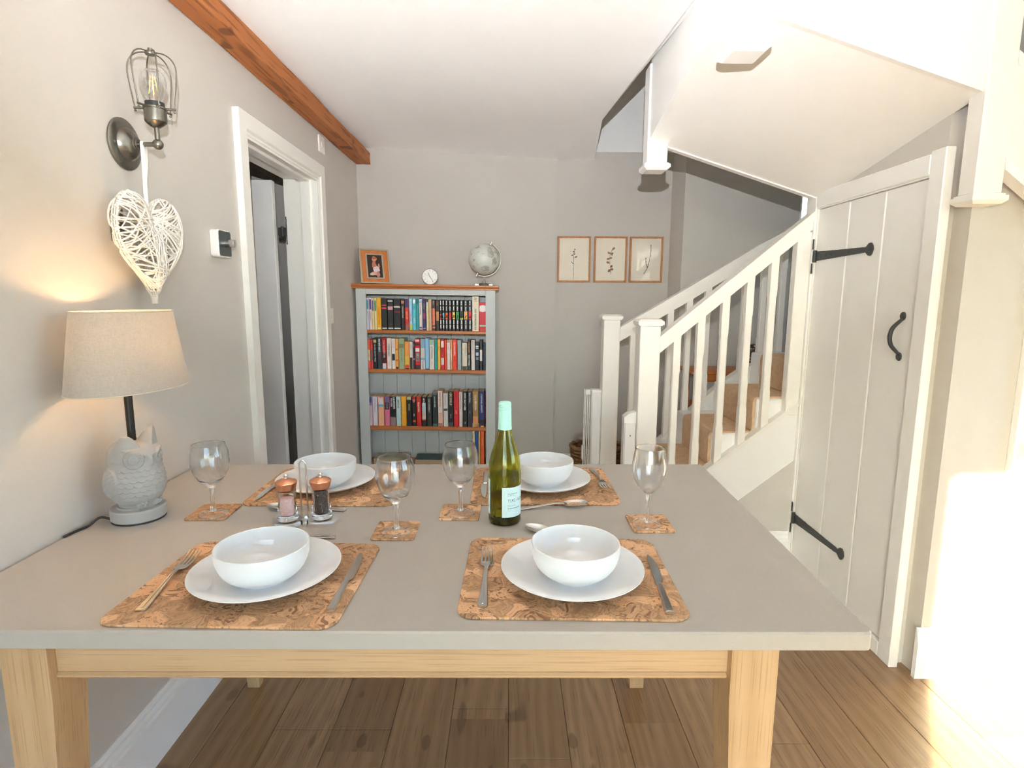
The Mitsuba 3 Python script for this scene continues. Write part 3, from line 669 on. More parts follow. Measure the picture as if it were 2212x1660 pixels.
cap_prof = [(r if z > 0.24 else r + 0.0014, z) for r, z in cp]
part(bt, 'screw_cap', lathe(cap_prof, 48, BX, BY, T + 0.0003), CAPM, 40, label='mint green screw cap')
def wrap(m, a0, z0, r):
    """flat x-z artwork (x right, y up, extruded +z) onto the bottle, a0 = heading of x = 0"""
    v = m.vertices; a = a0 + v[:, 0] / r; rr = r + v[:, 2]
    return trimesh.Trimesh(np.stack([BX + rr * np.cos(a), BY + rr * np.sin(a), z0 + v[:, 1]], 1), m.faces, process=False)
def sheet(w, h, t, n=24):
    xs = np.linspace(0, w, n + 1)
    return loft([[(x, 0, 0), (x, h, 0), (x, h, t), (x, 0, t)] for x in xs])
LA = math.radians(-99)
LAB = paint(srgb(198, 222, 222), 0.6, 0.2)
INK = paint(srgb(52, 56, 58), 0.7, 0.2)
GREENINK = paint(srgb(110, 160, 150), 0.6, 0.2)
lz = T + 0.0235
lb = part(bt, 'label', wrap(sheet(0.088, 0.072, 0.0002), LA, lz, BR + 0.0002), LAB, label='pale blue front label')
def words(s, h, x, z, mat, bold=False):
    m = meshkit.text_mesh(s, h, 0.00012, bold); m = m.copy(); m.apply_translation((x, z, 0))
    part(lb, 'lettering', wrap(m.subdivide() if len(s) < 14 else m, LA, lz, BR + 0.0004), mat)
words('MARLBOROUGH', 0.0026, 0.013, 0.0555, INK); words('NEW ZEALAND', 0.0018, 0.013, 0.0515, INK)
words('TIKI-RIDGE', 0.0068, 0.013, 0.0370, INK)
words('Reserve', 0.0040, 0.013, 0.0265, GREENINK); words('SAUVIGNON BLANC', 0.0026, 0.013, 0.0205, INK, True); words('2021', 0.0022, 0.013, 0.0155, INK)
part(bt, 'back_label', wrap(sheet(0.060, 0.085, 0.0002), math.radians(-242), T + 0.025, BR + 0.0002), LAB, label='pale back label seen edge-on')

# ------------------------------------------------------------------ salt and pepper mills in their stand
stand = thing('mill_stand', 'clear acrylic stand with a chrome loop handle holding the salt and pepper mills', 'stand')
MC = [(-0.5195, 1.2870), (-0.4436, 1.3000)]
g = Point(*MC[0]).buffer(0.034, 24).union(Point(*MC[1]).buffer(0.034, 24)).union(Polygon([(-0.52, 1.274), (-0.444, 1.287), (-0.444, 1.313), (-0.52, 1.300)])).buffer(0.006).buffer(-0.006)
part(stand, 'tray', prism(g, 'z', T + 0.0003, T + 0.0105), ACRYL)
hx = np.array([MC[1][0] - MC[0][0], MC[1][1] - MC[0][1]]); hx /= np.linalg.norm(hx); hc = np.array([-0.4815, 1.2935])
loop = [(-0.0075, 0.0108), (-0.0072, 0.05), (-0.0070, 0.10), (-0.0072, 0.137), (-0.0055, 0.147), (0, 0.1515), (0.0055, 0.147), (0.0072, 0.137), (0.0070, 0.10), (0.0072, 0.05), (0.0075, 0.0108)]
lp = catmull([(hc[0] + s * hx[0], hc[1] + s * hx[1], T + z) for s, z in loop], 5)
part(stand, 'loop_handle', tube(lp, 0.0019, 10), CHROME, True, label='chrome loop handle')
def salt_fn(p, n, uv): return mix(srgb(222, 164, 156), srgb(244, 220, 214), noise(p.x * 700, p.y * 700, p.z * 700))
def pepper_fn(p, n, uv):
    a = noise(p.x * 420, p.y * 420, p.z * 420)
    return mix(mix(srgb(40, 34, 32), srgb(84, 74, 68), a), srgb(206, 184, 160), smoothstep(0.86, 0.90, noise(p.x * 240, p.y * 240, p.z * 240)))
SALT = textured('pink_salt', salt_fn, 0.6, 0.3); PEPPER = textured('peppercorns', pepper_fn, 0.6, 0.3)
for (x, y), nm, lab, mat, fill in zip(MC, ('salt_mill', 'pepper_mill'), ('clear salt mill filled with pink salt under a copper cap', 'clear pepper mill filled with black peppercorns under a copper cap'), (SALT, PEPPER), (0.053, 0.0635)):
    k = thing(nm, lab, 'mill')
    z0 = T + 0.0108
    o = catmull([(0.0232, 0.003), (0.0230, 0.012), (0.0212, 0.026), (0.0192, 0.040), (0.0190, 0.048), (0.0202, 0.060), (0.0218, 0.070)], 5)
    i = catmull([(0.0170, 0.069), (0.0158, 0.060), (0.0150, 0.048), (0.0150, 0.040), (0.0158, 0.026), (0.0166, 0.014)], 5)
    part(k, 'body', lathe([(0, 0), (0.0222, 0), (0.0232, 0.002)] + [tuple(q) for q in o] + [(0.0215, 0.0712), (0.0176, 0.0712)] + [tuple(q) for q in i] + [(0.0158, 0.0125), (0, 0.0125)], 56, x, y, z0), ACRYL, 40)
    ii = [tuple(q) for q in i[::-1] if q[1] < fill]
    fm = lathe([(0, 0.0128)] + [(0.0154, 0.0128)] + [(r - 0.0004, z) for r, z in ii] + [(0.0146, fill), (0.006, fill + 0.003), (0, fill + 0.003)], 40, x, y, z0)
    part(k, 'filling', fm, mat, 40, kind='stuff')
    part(k, 'cap', lathe([(0, 0.0718), (0.0190, 0.0718), (0.0205, 0.074), (0.0246, 0.0885), (0.0249, 0.0905), (0.0240, 0.0925), (0.0140, 0.0975), (0.0060, 0.0995), (0, 0.0998)], 56, x, y, z0), COPPER, 40, label='brushed copper cap')
    part(k, 'knob', lathe([(0, 0.0996), (0.0040, 0.0996), (0.0036, 0.1012), (0.0026, 0.1024), (0.0054, 0.1048), (0.0056, 0.1062), (0.0030, 0.1098), (0.0014, 0.1106), (0, 0.1106)], 24, x, y, z0), CHROME, 30)

# ------------------------------------------------------------------ owl table lamp
LX0, LY0 = -0.8915, 1.3226
lamp = thing('table_lamp', 'lit table lamp with an oval linen shade and a grey plaster owl base', 'lamp')
FACE = math.radians(-22)
def sstep(a, b, x):
    t = np.clip((x - a) / (b - a), 0, 1); return t * t * (3 - 2 * t)
nz_, nt_ = 190, 260
zz = np.linspace(0.0, 0.158, nz_); th = np.linspace(-PI, PI, nt_, endpoint=False)
prof = catmull([(0.0400, 0.0), (0.0410, 0.008), (0.0500, 0.018), (0.0585, 0.034), (0.0622, 0.054), (0.0608, 0.075), (0.0560, 0.094), (0.0530, 0.106), (0.0525, 0.124), (0.0505, 0.138), (0.0440, 0.149), (0.0300, 0.1565), (0.0010, 0.158)], 8)
Rz = np.interp(zz, prof[:, 1], prof[:, 0])
Zg, Pg = np.meshgrid(zz, th, indexing='ij'); Rg = Rz[:, None] + 0 * Pg
ell = 1.0 + 0.05 * np.cos(2 * Pg)            # slightly deeper front to back than wide
disp = np.zeros_like(Zg)
for pe in (-0.62, 0.62):                      # eye discs with radial grooves
    u, v = (Pg - pe) * 0.055, Zg - 0.1215
    d = np.hypot(u, v); a = np.arctan2(v, u)
    disp += 0.0048 * (1 - sstep(0.0195, 0.0225, d)) - 0.0016 * (1 - sstep(0.017, 0.020, d)) * (d > 0.0105) * (0.5 + 0.5 * np.cos(a * 26))
    disp += 0.0016 * (1 - sstep(0.0095, 0.0105, d)) - 0.0012 * (1 - sstep(0.0065, 0.0075, d)) + 0.0030 * np.sqrt(np.clip(1 - (d / 0.0058) ** 2, 0, 1))
u, v = Pg * 0.056, Zg - 0.113                 # beak
disp += 0.0095 * np.clip(1 - np.abs(u) / 0.0075, 0, 1) * sstep(-0.014, -0.004, v) * (1 - sstep(0.004, 0.016, v))
brow = np.abs(Pg)                             # brow ridge running from beak to ears
disp += 0.0045 * np.exp(-((Zg - (0.1285 + 0.020 * np.clip(brow - 0.12, 0, 1.2))) / 0.0065) ** 2) * (brow < 1.5) * (1 - sstep(1.2, 1.5, brow))
rows = 7                                      # belly scales
for r in range(rows):
    zc = 0.024 + r * 0.0118
    off = 0.5 * (r % 2)
    ph = Pg / 0.27 + off
    cell = ph - np.floor(ph) - 0.5
    low = zc - 0.0062 * np.sqrt(np.clip(1 - (cell / 0.5) ** 2, 0, 1)) + 0.003
    inside = (Zg > low) & (Zg < low + 0.016)
    disp += inside * (np.abs(Pg) < 1.25) * 0.0019 * np.clip(1 - (Zg - low) / 0.016, 0, 1)
for s in (-1, 1):                             # folded wings with feather lines
    w = ((Pg - s * 1.72) / 0.50) ** 2 + ((Zg - 0.066) / 0.036) ** 2
    disp += 0.0055 * (1 - sstep(0.78, 1.0, w)) - 0.0009 * (w < 0.8) * (0.5 + 0.5 * np.cos((Zg + 0.012 * np.cos(Pg * 3)) * 900))
    for f in (-0.06, 0.09, 0.24):             # toes
        du, dv = (Pg - s * 0.42 - f + 0.09) * 0.048, Zg - 0.008
        disp += 0.010 * np.sqrt(np.clip(1 - (du / 0.0056) ** 2 - (dv / 0.0095) ** 2, 0, 1))
Rg = Rg * ell + disp
ang = Pg + FACE
V = np.stack([LX0 + Rg * np.cos(ang), LY0 + Rg * np.sin(ang), T + 0.0345 + Zg], -1).reshape(-1, 3)
I, J = np.meshgrid(np.arange(nz_ - 1), np.arange(nt_), indexing='ij'); J2 = (J + 1) % nt_
q = np.stack([I * nt_ + J, I * nt_ + J2, (I + 1) * nt_ + J2, (I + 1) * nt_ + J], -1).reshape(-1, 4)
F = np.vstack([q[:, [0, 1, 2]], q[:, [0, 2, 3]]])
owl = trimesh.Trimesh(V, F, process=False)
ears = []
for s, tip in ((-1, 0.170), (1, 0.187)):      # near ear blunt, far ear pointed
    a = FACE + s * 0.98
    r = lambda rr, da, z: (LX0 + rr * math.cos(a + da), LY0 + rr * math.sin(a + da), T + 0.0345 + z)
    e = hull([r(0.0545, da, 0.108) for da in (-0.8, -0.3, 0.3, 0.8)] + [r(0.052, da, 0.138) for da in (-0.85, 0.85)] + [r(0.0, 0, 0.12)] + [r(0.012, -0.9, 0.157), r(0.012, 0.9, 0.157), r(0.048, 0.08, tip + 0.012), r(0.043, -0.2, tip + 0.004), r(0.044, 0.34, tip + 0.003)])
    for _ in range(3): e = e.subdivide()
    trimesh.smoothing.filter_laplacian(e, lamb=0.5, iterations=7, volume_constraint=False); ears.append(e)
ob = part(lamp, 'owl', cat(owl, ears), OWL, True, label='grey plaster owl')
part(lamp, 'base', lathe([(0, 0.0035), (0.056, 0.0035), (0.0585, 0.006), (0.0590, 0.028), (0.0565, 0.0315), (0.0450, 0.0330), (0.0425, 0.0365), (0, 0.0365)], 72, LX0, LY0, T), OWL, 35)
part(lamp, 'felt', lathe([(0, 0.0003), (0.0572, 0.0003), (0.0572, 0.0035), (0, 0.0035)], 48, LX0, LY0, T), BLACK, 30)
part(lamp, 'pole', cyl((LX0, LY0, T + 0.19), (LX0, LY0, T + 0.375), 0.0088, 24), paint((0.012, 0.011, 0.010), 0.35, 0.35), 40)
SXC, SYC = -0.882, 1.3226
zb, ztp = 1.079, 1.255
def shade(r0, r1, h0, h1, n=96, m=12):
    V, F = [], []
    for i in range(m + 1):
        t = i / m
        ax, ay, z = r0[0] + (r1[0] - r0[0]) * t, r0[1] + (r1[1] - r0[1]) * t, h0 + (h1 - h0) * t
        V += [(SXC + ax * math.cos(2 * PI * k / n), SYC + ay * math.sin(2 * PI * k / n), z) for k in range(n)]
    for i in range(m):
        for k in range(n):
            k2 = (k + 1) % n
            F += [(i * n + k, i * n + k2, (i + 1) * n + k2), (i * n + k, (i + 1) * n + k2, (i + 1) * n + k)]
    return trimesh.Trimesh(V, F, process=False)
sk = part(lamp, 'lamp_shade', shade((0.1035, 0.160), (0.084, 0.128), zb, ztp), 'linen_shade', True, label='oval oatmeal linen shade')
def rim(ax, ay, z): return tube([(SXC + ax * math.cos(t), SYC + ay * math.sin(t), z) for t in np.linspace(0, 2 * PI, 72, endpoint=False)], 0.0012, 6, True)
for a_ in ((0.1037, 0.1602, zb), (0.0842, 0.1282, ztp)): part(sk, 'trim', rim(*a_), paint(srgb(196, 186, 172), 0.8, 0.1), True)
part(lamp, 'bulb_holder', lathe([(0, 0.0), (0.015, 0.0), (0.016, 0.03), (0.012, 0.038), (0, 0.038)], 24, LX0, LY0, T + 0.37), BLACK, 30)
part(lamp, 'spider', cat([cyl((LX0, LY0, 1.150), (SXC + 0.094 * math.cos(a), SYC + 0.144 * math.sin(a), 1.163), 0.0012, 5) for a in (PI / 2, PI * 7 / 6, -PI / 6)]), CHROME)
part(lamp, 'bulb', sphere((LX0, LY0, 1.190), 0.021, 3), paint((0.9, 0.85, 0.75), 0.4), True, emitter={'type': 'area', 'radiance': rgb((95.0, 58.0, 26.0))})
cord = catmull([(LX0 - 0.045, LY0 - 0.035, T + 0.010), (-0.958, 1.284, T + 0.0145), (-0.9700, 1.262, T + 0.0035), (-0.9755, 1.235, T + 0.0035), (-0.9800, 1.20, T + 0.0035)], 8)
part(lamp, 'cord', tube(cord, 0.0028, 8), BLACK, True)

BOOKS = [
 [
  (52.4,59.6,202,(226,214,206),[(0.02,0.35,(176,60,52))],[],'thin white book with a red block on its spine'),
  (60.6,77.3,201,(196,192,202),[(0.06,0.36,(52,136,150))],[('~14',0.42,6,(120,116,130))],'pale lilac book with a teal upper spine'),
  (78.1,94.0,200,(226,208,206),[(0.04,0.36,(74,32,132))],[('~17',0.42,6,(110,80,84))],'white book with a purple upper spine'),
  (94.9,109.3,200,(214,198,146),[(0.08,0.4,(86,78,134))],[],'cream book with a violet-blue upper spine'),
  (109.8,126.1,201,(216,204,150),[(0.08,0.41,(64,140,108))],[],'cream book with a green upper spine'),
  (126.9,154.0,202,(232,170,34),[(0.93,0.97,(226,206,190))],[('SUMMER STORIES',0.28,9,(226,84,34))],'yellow book with an orange-red title'),
  (155.1,192.4,199,(38,37,38),[(0.2,0.235,(214,70,80)),(0.285,0.335,(210,66,74)),(0.93,0.965,(206,204,202))],[],'thick black book with red ribbon artwork'),
  (193.6,231.6,199,(40,39,40),[(0.065,0.1,(226,226,224)),(0.25,0.36,(206,150,158)),(0.93,0.965,(206,204,202))],[],'thick black book with a pink flower'),
  (232.8,278.7,199,(36,35,36),[(0.24,0.29,(214,204,184)),(0.415,0.445,(134,28,38)),(0.93,0.965,(206,204,202))],[],'thickest black book with an ivory chess piece'),
  (279.5,303.8,198,(42,40,38),[(0.06,0.155,(186,120,92))],[('~18',0.24,7,(206,202,196))],'black book with a brown emblem and pale script'),
  (304.6,330.4,197,(206,46,38),[(0,0.27,(48,58,100)),(0.83,1,(128,98,86))],[('~10',0.4,9,(236,206,130))],'red book with a navy top and yellow script'),
  (331.4,352.0,198,(160,208,232),[(0.81,1,(176,196,84))],[('~12',0.42,8,(206,90,84))],'sky blue book with a lime green foot'),
  (354.0,374.4,198,(98,196,210),[(0.02,0.14,(238,238,236))],[('~6',0.18,8,(34,110,130)),('~6',0.62,8,(236,244,244))],'turquoise book with a white oval near the top'),
  (375.5,393.2,197,(58,150,152),[(0,0.16,(48,98,104))],[],'teal book with a darker top'),
  (394.2,415.9,204,(216,208,206),[(0,0.03,(92,40,120)),(0.11,0.14,(52,150,190)),(0.89,0.94,(110,44,130)),(0.97,1,(110,44,130))],[('~16',0.18,8,(120,110,112))],'white book with purple and blue bands'),
  (417.3,439.3,199,(56,46,92),[(0.46,0.63,(138,48,80)),(0.93,0.945,(190,180,200))],[('~8',0.14,7,(176,160,130))],'dark purple book with a red patch'),
  (440.1,455.8,196,(226,212,158),[(0,0.09,(52,40,26)),(0.09,0.2,(210,216,220))],[],'thin cream book with a dark brown top'),
  (456.4,475.0,197,(206,166,136),[],[('~10',0.25,6,(178,126,100))],'pinkish tan book'),
  (477.0,499.5,195,(58,46,42),[(0.28,0.83,(226,120,86)),(0.87,0.93,(214,110,84))],[('~4',0.05,8,(206,200,196))],'dark brown book with a salmon orange panel'),
  (500.3,524.0,194,(50,38,34),[(0.38,0.68,(196,134,66))],[('~5',0.05,9,(170,130,80))],'dark brown book with an amber picture'),
  (525.2,540.6,195,(32,31,32),[(0.46,0.62,(214,44,40))],[],'slim black book with a red patch'),
  (541.4,558.5,195,(32,31,32),[(0.42,0.62,(120,190,202))],[],'slim black book with a pale blue patch'),
  (560.1,579.8,194,(32,31,32),[(0.42,0.63,(228,104,44))],[],'slim black book with an orange patch'),
  (581.4,603.0,194,(32,31,32),[(0.4,0.64,(194,48,62))],[],'slim black book with a crimson patch'),
  (604.4,626.3,195,(32,31,32),[(0.39,0.62,(232,202,76))],[],'slim black book with a yellow patch'),
  (627.5,651.2,195,(32,31,32),[(0.38,0.63,(44,152,78))],[],'slim black book with a green patch'),
  (652.4,677.3,194,(32,31,32),[(0.57,0.63,(176,196,70))],[],'slim black book with a lime streak'),
  (678.5,705.3,194,(32,31,32),[(0.36,0.62,(232,160,76))],[],'slim black book with a light orange patch'),
  (706.5,731.4,195,(32,31,32),[(0.36,0.62,(216,52,44))],[],'slim black book with a bright red patch'),
  (732.2,775.6,219,(224,212,186),[],[('~5',0.03,11,(70,66,60)),('THE ICE MONSTER',0.34,11,(70,68,66))],'tall thick cream book with dark lettering'),
  (776.4,823.3,184,(196,30,42),[(0.12,0.32,(230,224,222)),(0.78,0.84,(150,190,160))],[],'short thick red book with a white oval'),
 ],
 [
  (49.9,60.1,199,(232,226,220),[],[],'very thin white book'),
  (61.2,77.1,186,(218,86,66),[(0.34,0.72,(196,194,150))],[('~4',0.48,7,(206,60,50))],'red book with a pale green middle'),
  (78.0,93.3,186,(208,70,66),[(0.34,0.72,(60,104,108))],[('~5',0.05,7,(60,30,40))],'red book with a dark teal middle'),
  (95.2,120.5,197,(28,28,30),[(0.05,0.15,(186,166,118))],[('THE GIRL ON THE TRAIN',0.18,7,(206,206,204))],'black book with a sandy band at the top'),
  (121.3,150.7,199,(44,58,66),[],[('PETER MAY',0.03,11,(240,240,238)),('~6',0.5,9,(176,36,48))],'slate book with big white lettering'),
  (151.5,180.9,199,(166,24,34),[(0.47,0.8,(60,22,28)),(0.82,1,(214,210,216))],[('TOM BRADBY',0.06,10,(232,160,160)),('~6',0.49,9,(196,190,190))],'red and black book with a white foot'),
  (182.8,211.1,198,(220,210,198),[],[('GODDARD',0.17,12,(120,114,108)),('~5',0.76,7,(196,120,110))],'cream book with outlined grey lettering, left one of two'),
  (213.0,236.8,195,(232,222,214),[(0.5,0.72,(40,40,42))],[('~12',0.04,8,(206,116,116))],'white book with a black band across the middle'),
  (237.9,257.2,195,(228,160,76),[(0.33,0.38,(206,84,50)),(0.68,0.74,(206,84,50)),(0.93,1,(40,34,32))],[],'orange book with rust bands and a black foot'),
  (258.7,296.1,197,(150,164,126),[(0.17,0.31,(126,122,88))],[('THE LOST WIFE',0.32,8,(106,112,80))],'thick sage green book'),
  (296.9,327.1,177,(230,146,62),[(0.52,0.84,(222,180,72)),(0.84,0.93,(206,66,40)),(0.95,1,(90,24,22))],[('~7',0.08,9,(240,180,130))],'short orange and yellow book'),
  (328.2,349.7,176,(214,206,204),[(0.57,1,(52,40,42))],[('~8',0.06,8,(130,124,128))],'short white book with a dark lower half'),
  (350.5,362.2,174,(52,36,48),[(0.6,0.66,(226,160,170))],[('~7',0.04,6,(180,160,170))],'slim dark plum book with a pink spot'),
  (364.1,396.2,196,(200,34,40),[(0.02,0.09,(230,190,184)),(0.14,0.22,(70,22,24)),(0.3,0.42,(226,220,216)),(0.45,0.74,(116,108,104)),(0.86,1,(48,44,44))],[('~5',0.48,11,(236,230,222))],'red and black book with a white disc'),
  (398.0,429.0,196,(136,168,186),[(0.3,0.62,(206,198,184)),(0.7,1,(214,206,202))],[('24 HOURS',0.72,9,(60,62,70))],'blue-grey book fading to cream'),
  (429.2,454.3,200,(140,188,224),[(0.97,1,(28,34,50))],[],'tall light blue book'),
  (456.2,486.6,193,(222,210,202),[(0,0.18,(150,176,158))],[('GODDARD',0.22,12,(124,116,112)),('~6',0.72,7,(200,130,120))],'cream book with outlined grey lettering, right one of two'),
  (488.8,506.0,193,(44,156,158),[],[('~11',0.06,6,(20,90,100))],'slim teal book'),
  (508.0,526.8,195,(232,180,66),[],[('~8',0.24,6,(170,120,30))],'slim yellow book'),
  (528.5,552.2,194,(200,40,54),[(0.05,0.26,(232,214,212)),(0.61,0.84,(228,208,206))],[('~7',0.28,8,(90,20,28))],'crimson book with two white blocks'),
  (552.9,566.5,193,(230,78,42),[],[],'slim orange-red book'),
  (568.2,589.3,193,(226,212,204),[(0,0.1,(160,130,110))],[('~6',0.22,6,(206,160,150))],'cream-white book with a small brown picture on top'),
  (590.2,603.1,193,(210,168,122),[(0.31,0.7,(226,204,182))],[],'slim tan book with a cream middle'),
  (604.0,633.3,194,(238,66,38),[],[('T2 Trainspotting',0.08,8,(246,236,230)),('~6',0.55,8,(160,40,26))],'bright red-orange book with white lettering'),
  (635.5,661.4,192,(150,166,170),[],[('~6',0.8,6,(100,120,126))],'grey-blue book'),
  (665.7,699.4,175,(214,204,184),[(0.86,1,(72,70,60))],[('~13',0.12,8,(100,98,90)),('~3',0.2,8,(214,120,90))],'short thick cream book with a dark foot'),
  (701.1,721.8,194,(30,30,32),[(0.86,1,(48,66,74))],[('IAN RANKIN',0.08,8,(226,160,110)),('WESTWIND',0.49,9,(226,226,226))],'black book with orange and white lettering'),
  (724.0,749.0,193,(214,206,200),[],[('~11',0.04,9,(140,138,138))],'pale grey book with faint lettering'),
  (751.6,775.7,179,(36,37,38),[(0.12,0.17,(226,226,226)),(0.19,0.23,(214,214,214)),(0.36,0.48,(168,190,214)),(0.53,0.57,(120,140,150)),(0.59,0.62,(150,170,176))],[],'black book with white and blue blocks'),
  (777.5,798.6,192,(40,40,44),[(0.31,0.69,(216,208,200))],[],'black book with a pale panel'),
  (800.8,818.9,174,(28,44,56),[],[],'dark navy book at the right end'),
 ],
 [
  (44.2,78.9,192,(206,178,190),[(0,0.2,(56,66,116)),(0.2,0.3,(140,110,140))],[('~14',0.4,9,(160,120,130))],'lilac book with a dark blue top'),
  (80.7,110.8,193,(220,212,220),[],[('~18',0.06,9,(120,110,116))],'plain white book'),
  (115.3,153.2,193,(236,176,140),[(0,0.27,(222,206,200)),(0,0.05,(206,50,60)),(0.26,0.34,(110,176,190))],[],'peach book with a white top'),
  (158.7,191.5,194,(214,116,146),[(0,0.2,(112,90,140)),(0.2,0.44,(44,36,52))],[('~7',0.24,8,(206,200,206))],'pink book with a purple and black top'),
  (191.9,232.5,194,(26,25,27),[(0.7,1,(150,120,116))],[('LEARNING',0.02,11,(244,242,240)),('TO LOSE',0.04,10,(244,242,240))],'black book with big white lettering in two lines'),
  (233.4,263.5,195,(190,214,212),[(0.9,1,(196,214,190))],[('BRYSON',0.1,10,(60,70,72))],'pale mint book with dark lettering'),
  (266.3,299.6,196,(234,166,44),[],[('~14',0.26,8,(246,206,130))],'amber yellow book'),
  (300.9,335.1,194,(34,33,32),[(0,0.1,(206,196,150))],[('~9',0.24,8,(206,190,120))],'black book with gold lettering and a pale top'),
  (337.0,363.4,196,(40,32,32),[(0,0.16,(176,32,38)),(0.8,0.86,(216,84,50))],[('~5',0.1,8,(236,226,220)),('~3',0.58,7,(220,216,214))],'black book with red at the top'),
  (364.3,397.6,195,(200,40,38),[(0,0.13,(190,64,40))],[('Super Elite',0.17,10,(246,220,206))],'bright red book'),
  (399.9,430.0,195,(36,34,38),[(0.2,0.6,(180,196,196)),(0.5,0.76,(214,196,180)),(0.76,0.8,(200,40,32))],[('MICHAEL',0.04,8,(238,238,236)),('~5',0.52,7,(206,50,56))],'black and white book with a red stripe'),
  (432.1,465.7,195,(42,46,40),[],[('JOHN CONNOLLY',0.04,8,(214,214,206)),('~3',0.66,9,(134,34,40))],'black-green book with white lettering'),
  (468.6,502.6,222,(30,44,46),[(0,0.06,(70,110,100)),(0.92,1,(60,96,90))],[('~18',0.1,7,(226,230,226))],'dark teal book with green bands'),
  (504.9,537.2,236,(222,178,156),[(0,0.62,(226,206,192)),(0.62,0.63,(200,110,90)),(0.9,1,(176,120,110))],[('MARTINA COLE',0.04,9,(120,100,90))],'cream and rose book'),
  (540.4,571.4,221,(208,204,200),[(0.46,0.53,(70,72,78))],[('tony parsons',0.05,8,(160,158,156))],'pale grey book with a small dark picture'),
  (572.8,607.0,234,(28,27,28),[(0.88,1,(70,72,84))],[('LEE CHILD',0.03,12,(236,224,180)),('~8',0.64,6,(176,176,176))],'black book with big pale yellow lettering'),
  (607.9,641.7,236,(206,34,42),[],[('~8',0.05,8,(140,24,34)),('~5',0.54,9,(240,220,220))],'scarlet book'),
  (643.0,666.3,230,(220,208,204),[],[('john farrell this is your life',0.04,6,(170,110,110))],'slim cream book with pink lettering'),
  (668.1,696.9,235,(30,29,30),[],[('DEVIL MAY CARE',0.04,10,(238,238,236)),('~4',0.86,6,(200,200,200))],'black book with condensed white lettering'),
  (698.2,730.1,236,(48,47,56),[],[('Ben Elton',0.04,11,(176,196,200)),('~4',0.55,7,(150,150,160))],'charcoal book with pale blue lettering'),
  (731.1,770.3,237,(164,126,78),[(0.7,0.92,(206,140,90))],[('DAN BROWN',0.1,12,(240,230,214))],'tan brown book with white lettering'),
  (771.2,809.9,238,(34,46,96),[(0.8,1,(30,30,44))],[('J MICHAEL BENNETT',0.07,9,(220,224,236))],'navy blue book with white lettering'),
  (810.4,814.5,226,(110,24,32),[],[],'sliver of a dark red book against the right side'),
 ],
 [
  (729.9,746.4,285,(206,196,160),[],[],'thin cream book'),
  (749.1,766.5,285,(40,84,160),[],[],'thin blue book'),
  (768.3,780.2,285,(206,178,110),[],[],'thin straw-yellow book'),
  (781.1,807.6,270,(214,92,40),[(0,0.12,(226,150,60))],[('~14',0.3,7,(240,190,100))],'orange book'),
 ],
]

# ================================================================== THINGS ON THE LEFT WALL
def onwall(m, y, z, x=LW):            # built about the z axis -> sticking out of the left wall (+x)
    return xf(m, trimesh.transformations.translation_matrix((x, y, z)) @ trimesh.transformations.rotation_matrix(PI / 2, [0, 1, 0]))
WY, WZ = 1.545, 1.6735
wl = thing('wall_light', 'antique pewter wall light with a wire cage around a clear filament bulb', 'wall light')
part(wl, 'back_plate', onwall(lathe([(0, 0.0005), (0.0625, 0.0005), (0.0640, 0.002), (0.0635, 0.005), (0.0600, 0.008), (0.0520, 0.0100), (0.0420, 0.0115), (0.0405, 0.0150), (0.0340, 0.0240), (0.0240, 0.0310), (0.0170, 0.0335), (0.0165, 0.0370), (0.0130, 0.0375), (0.0125, 0.0410), (0, 0.0415)], 64), WY, WZ), PEWTER, 35)
part(wl, 'screw', onwall(lathe([(0, 0.008), (0.0036, 0.008), (0.0034, 0.0108), (0, 0.0112)], 14), WY - 0.048, WZ - 0.004), CHROME, 30)
AX = -0.9015
part(wl, 'arm', cat(cyl((LW + 0.04, WY, WZ), (AX, WY, WZ), 0.0058, 20), cyl((AX, WY, WZ), (AX, WY, WZ + 0.046), 0.0058, 20)), PEWTER, 40)
part(wl, 'knuckle_ball', sphere((AX, WY, WZ), 0.0128, 3), PEWTER, True)
part(wl, 'lamp_cup', lathe([(0, 0.040), (0.008, 0.040), (0.0165, 0.0455), (0.0245, 0.053), (0.0258, 0.057), (0.0258, 0.0835), (0.0275, 0.0845), (0.0275, 0.0885), (0.0258, 0.0895), (0, 0.0895)], 48, AX, WY, WZ), PEWTER, 35)
part(wl, 'socket', lathe([(0, 0.0895), (0.0222, 0.0895), (0.0222, 0.1010), (0.0190, 0.1015), (0.0190, 0.096), (0, 0.096)], 40, AX, WY, WZ), BLACK, 35)
wires = []; clips = []
for k in range(6):
    a = math.radians(12 + 60 * k)
    pth = catmull([(0.0450, 0.0865), (0.0500, 0.120), (0.0545, 0.155), (0.0560, 0.176), (0.0530, 0.194), (0.0430, 0.209), (0.0280, 0.2175), (0.0090, 0.2195)], 5)
    wires.append(tube([(AX + r * math.cos(a), WY + r * math.sin(a), WZ + z) for r, z in pth], 0.00165, 7))
    clips.append(tube([(AX + r * math.cos(a), WY + r * math.sin(a), WZ + z) for r, z in ((0.0255, 0.0865), (0.036, 0.0865), (0.0485, 0.0865))], 0.0030, 6))
    clips.append(sphere((AX + 0.045 * math.cos(a), WY + 0.045 * math.sin(a), WZ + 0.0800), 0.0030, 1))
for w_ in wires: part(wl, 'cage_wire', w_, PEWTER, True)
part(wl, 'cage_ring', cat(clips), PEWTER, 40)
part(wl, 'cage_top', lathe([(0, 0.2140), (0.0120, 0.2140), (0.0130, 0.2180), (0.0120, 0.2215), (0.0055, 0.2220), (0.0055, 0.2290), (0, 0.2295)], 24, AX, WY, WZ), PEWTER, 35)
bo = catmull([(0.0130, 0.097), (0.0165, 0.107), (0.0245, 0.124), (0.0295, 0.140), (0.0300, 0.152), (0.0262, 0.166), (0.0170, 0.1765), (0.0, 0.180)], 6)
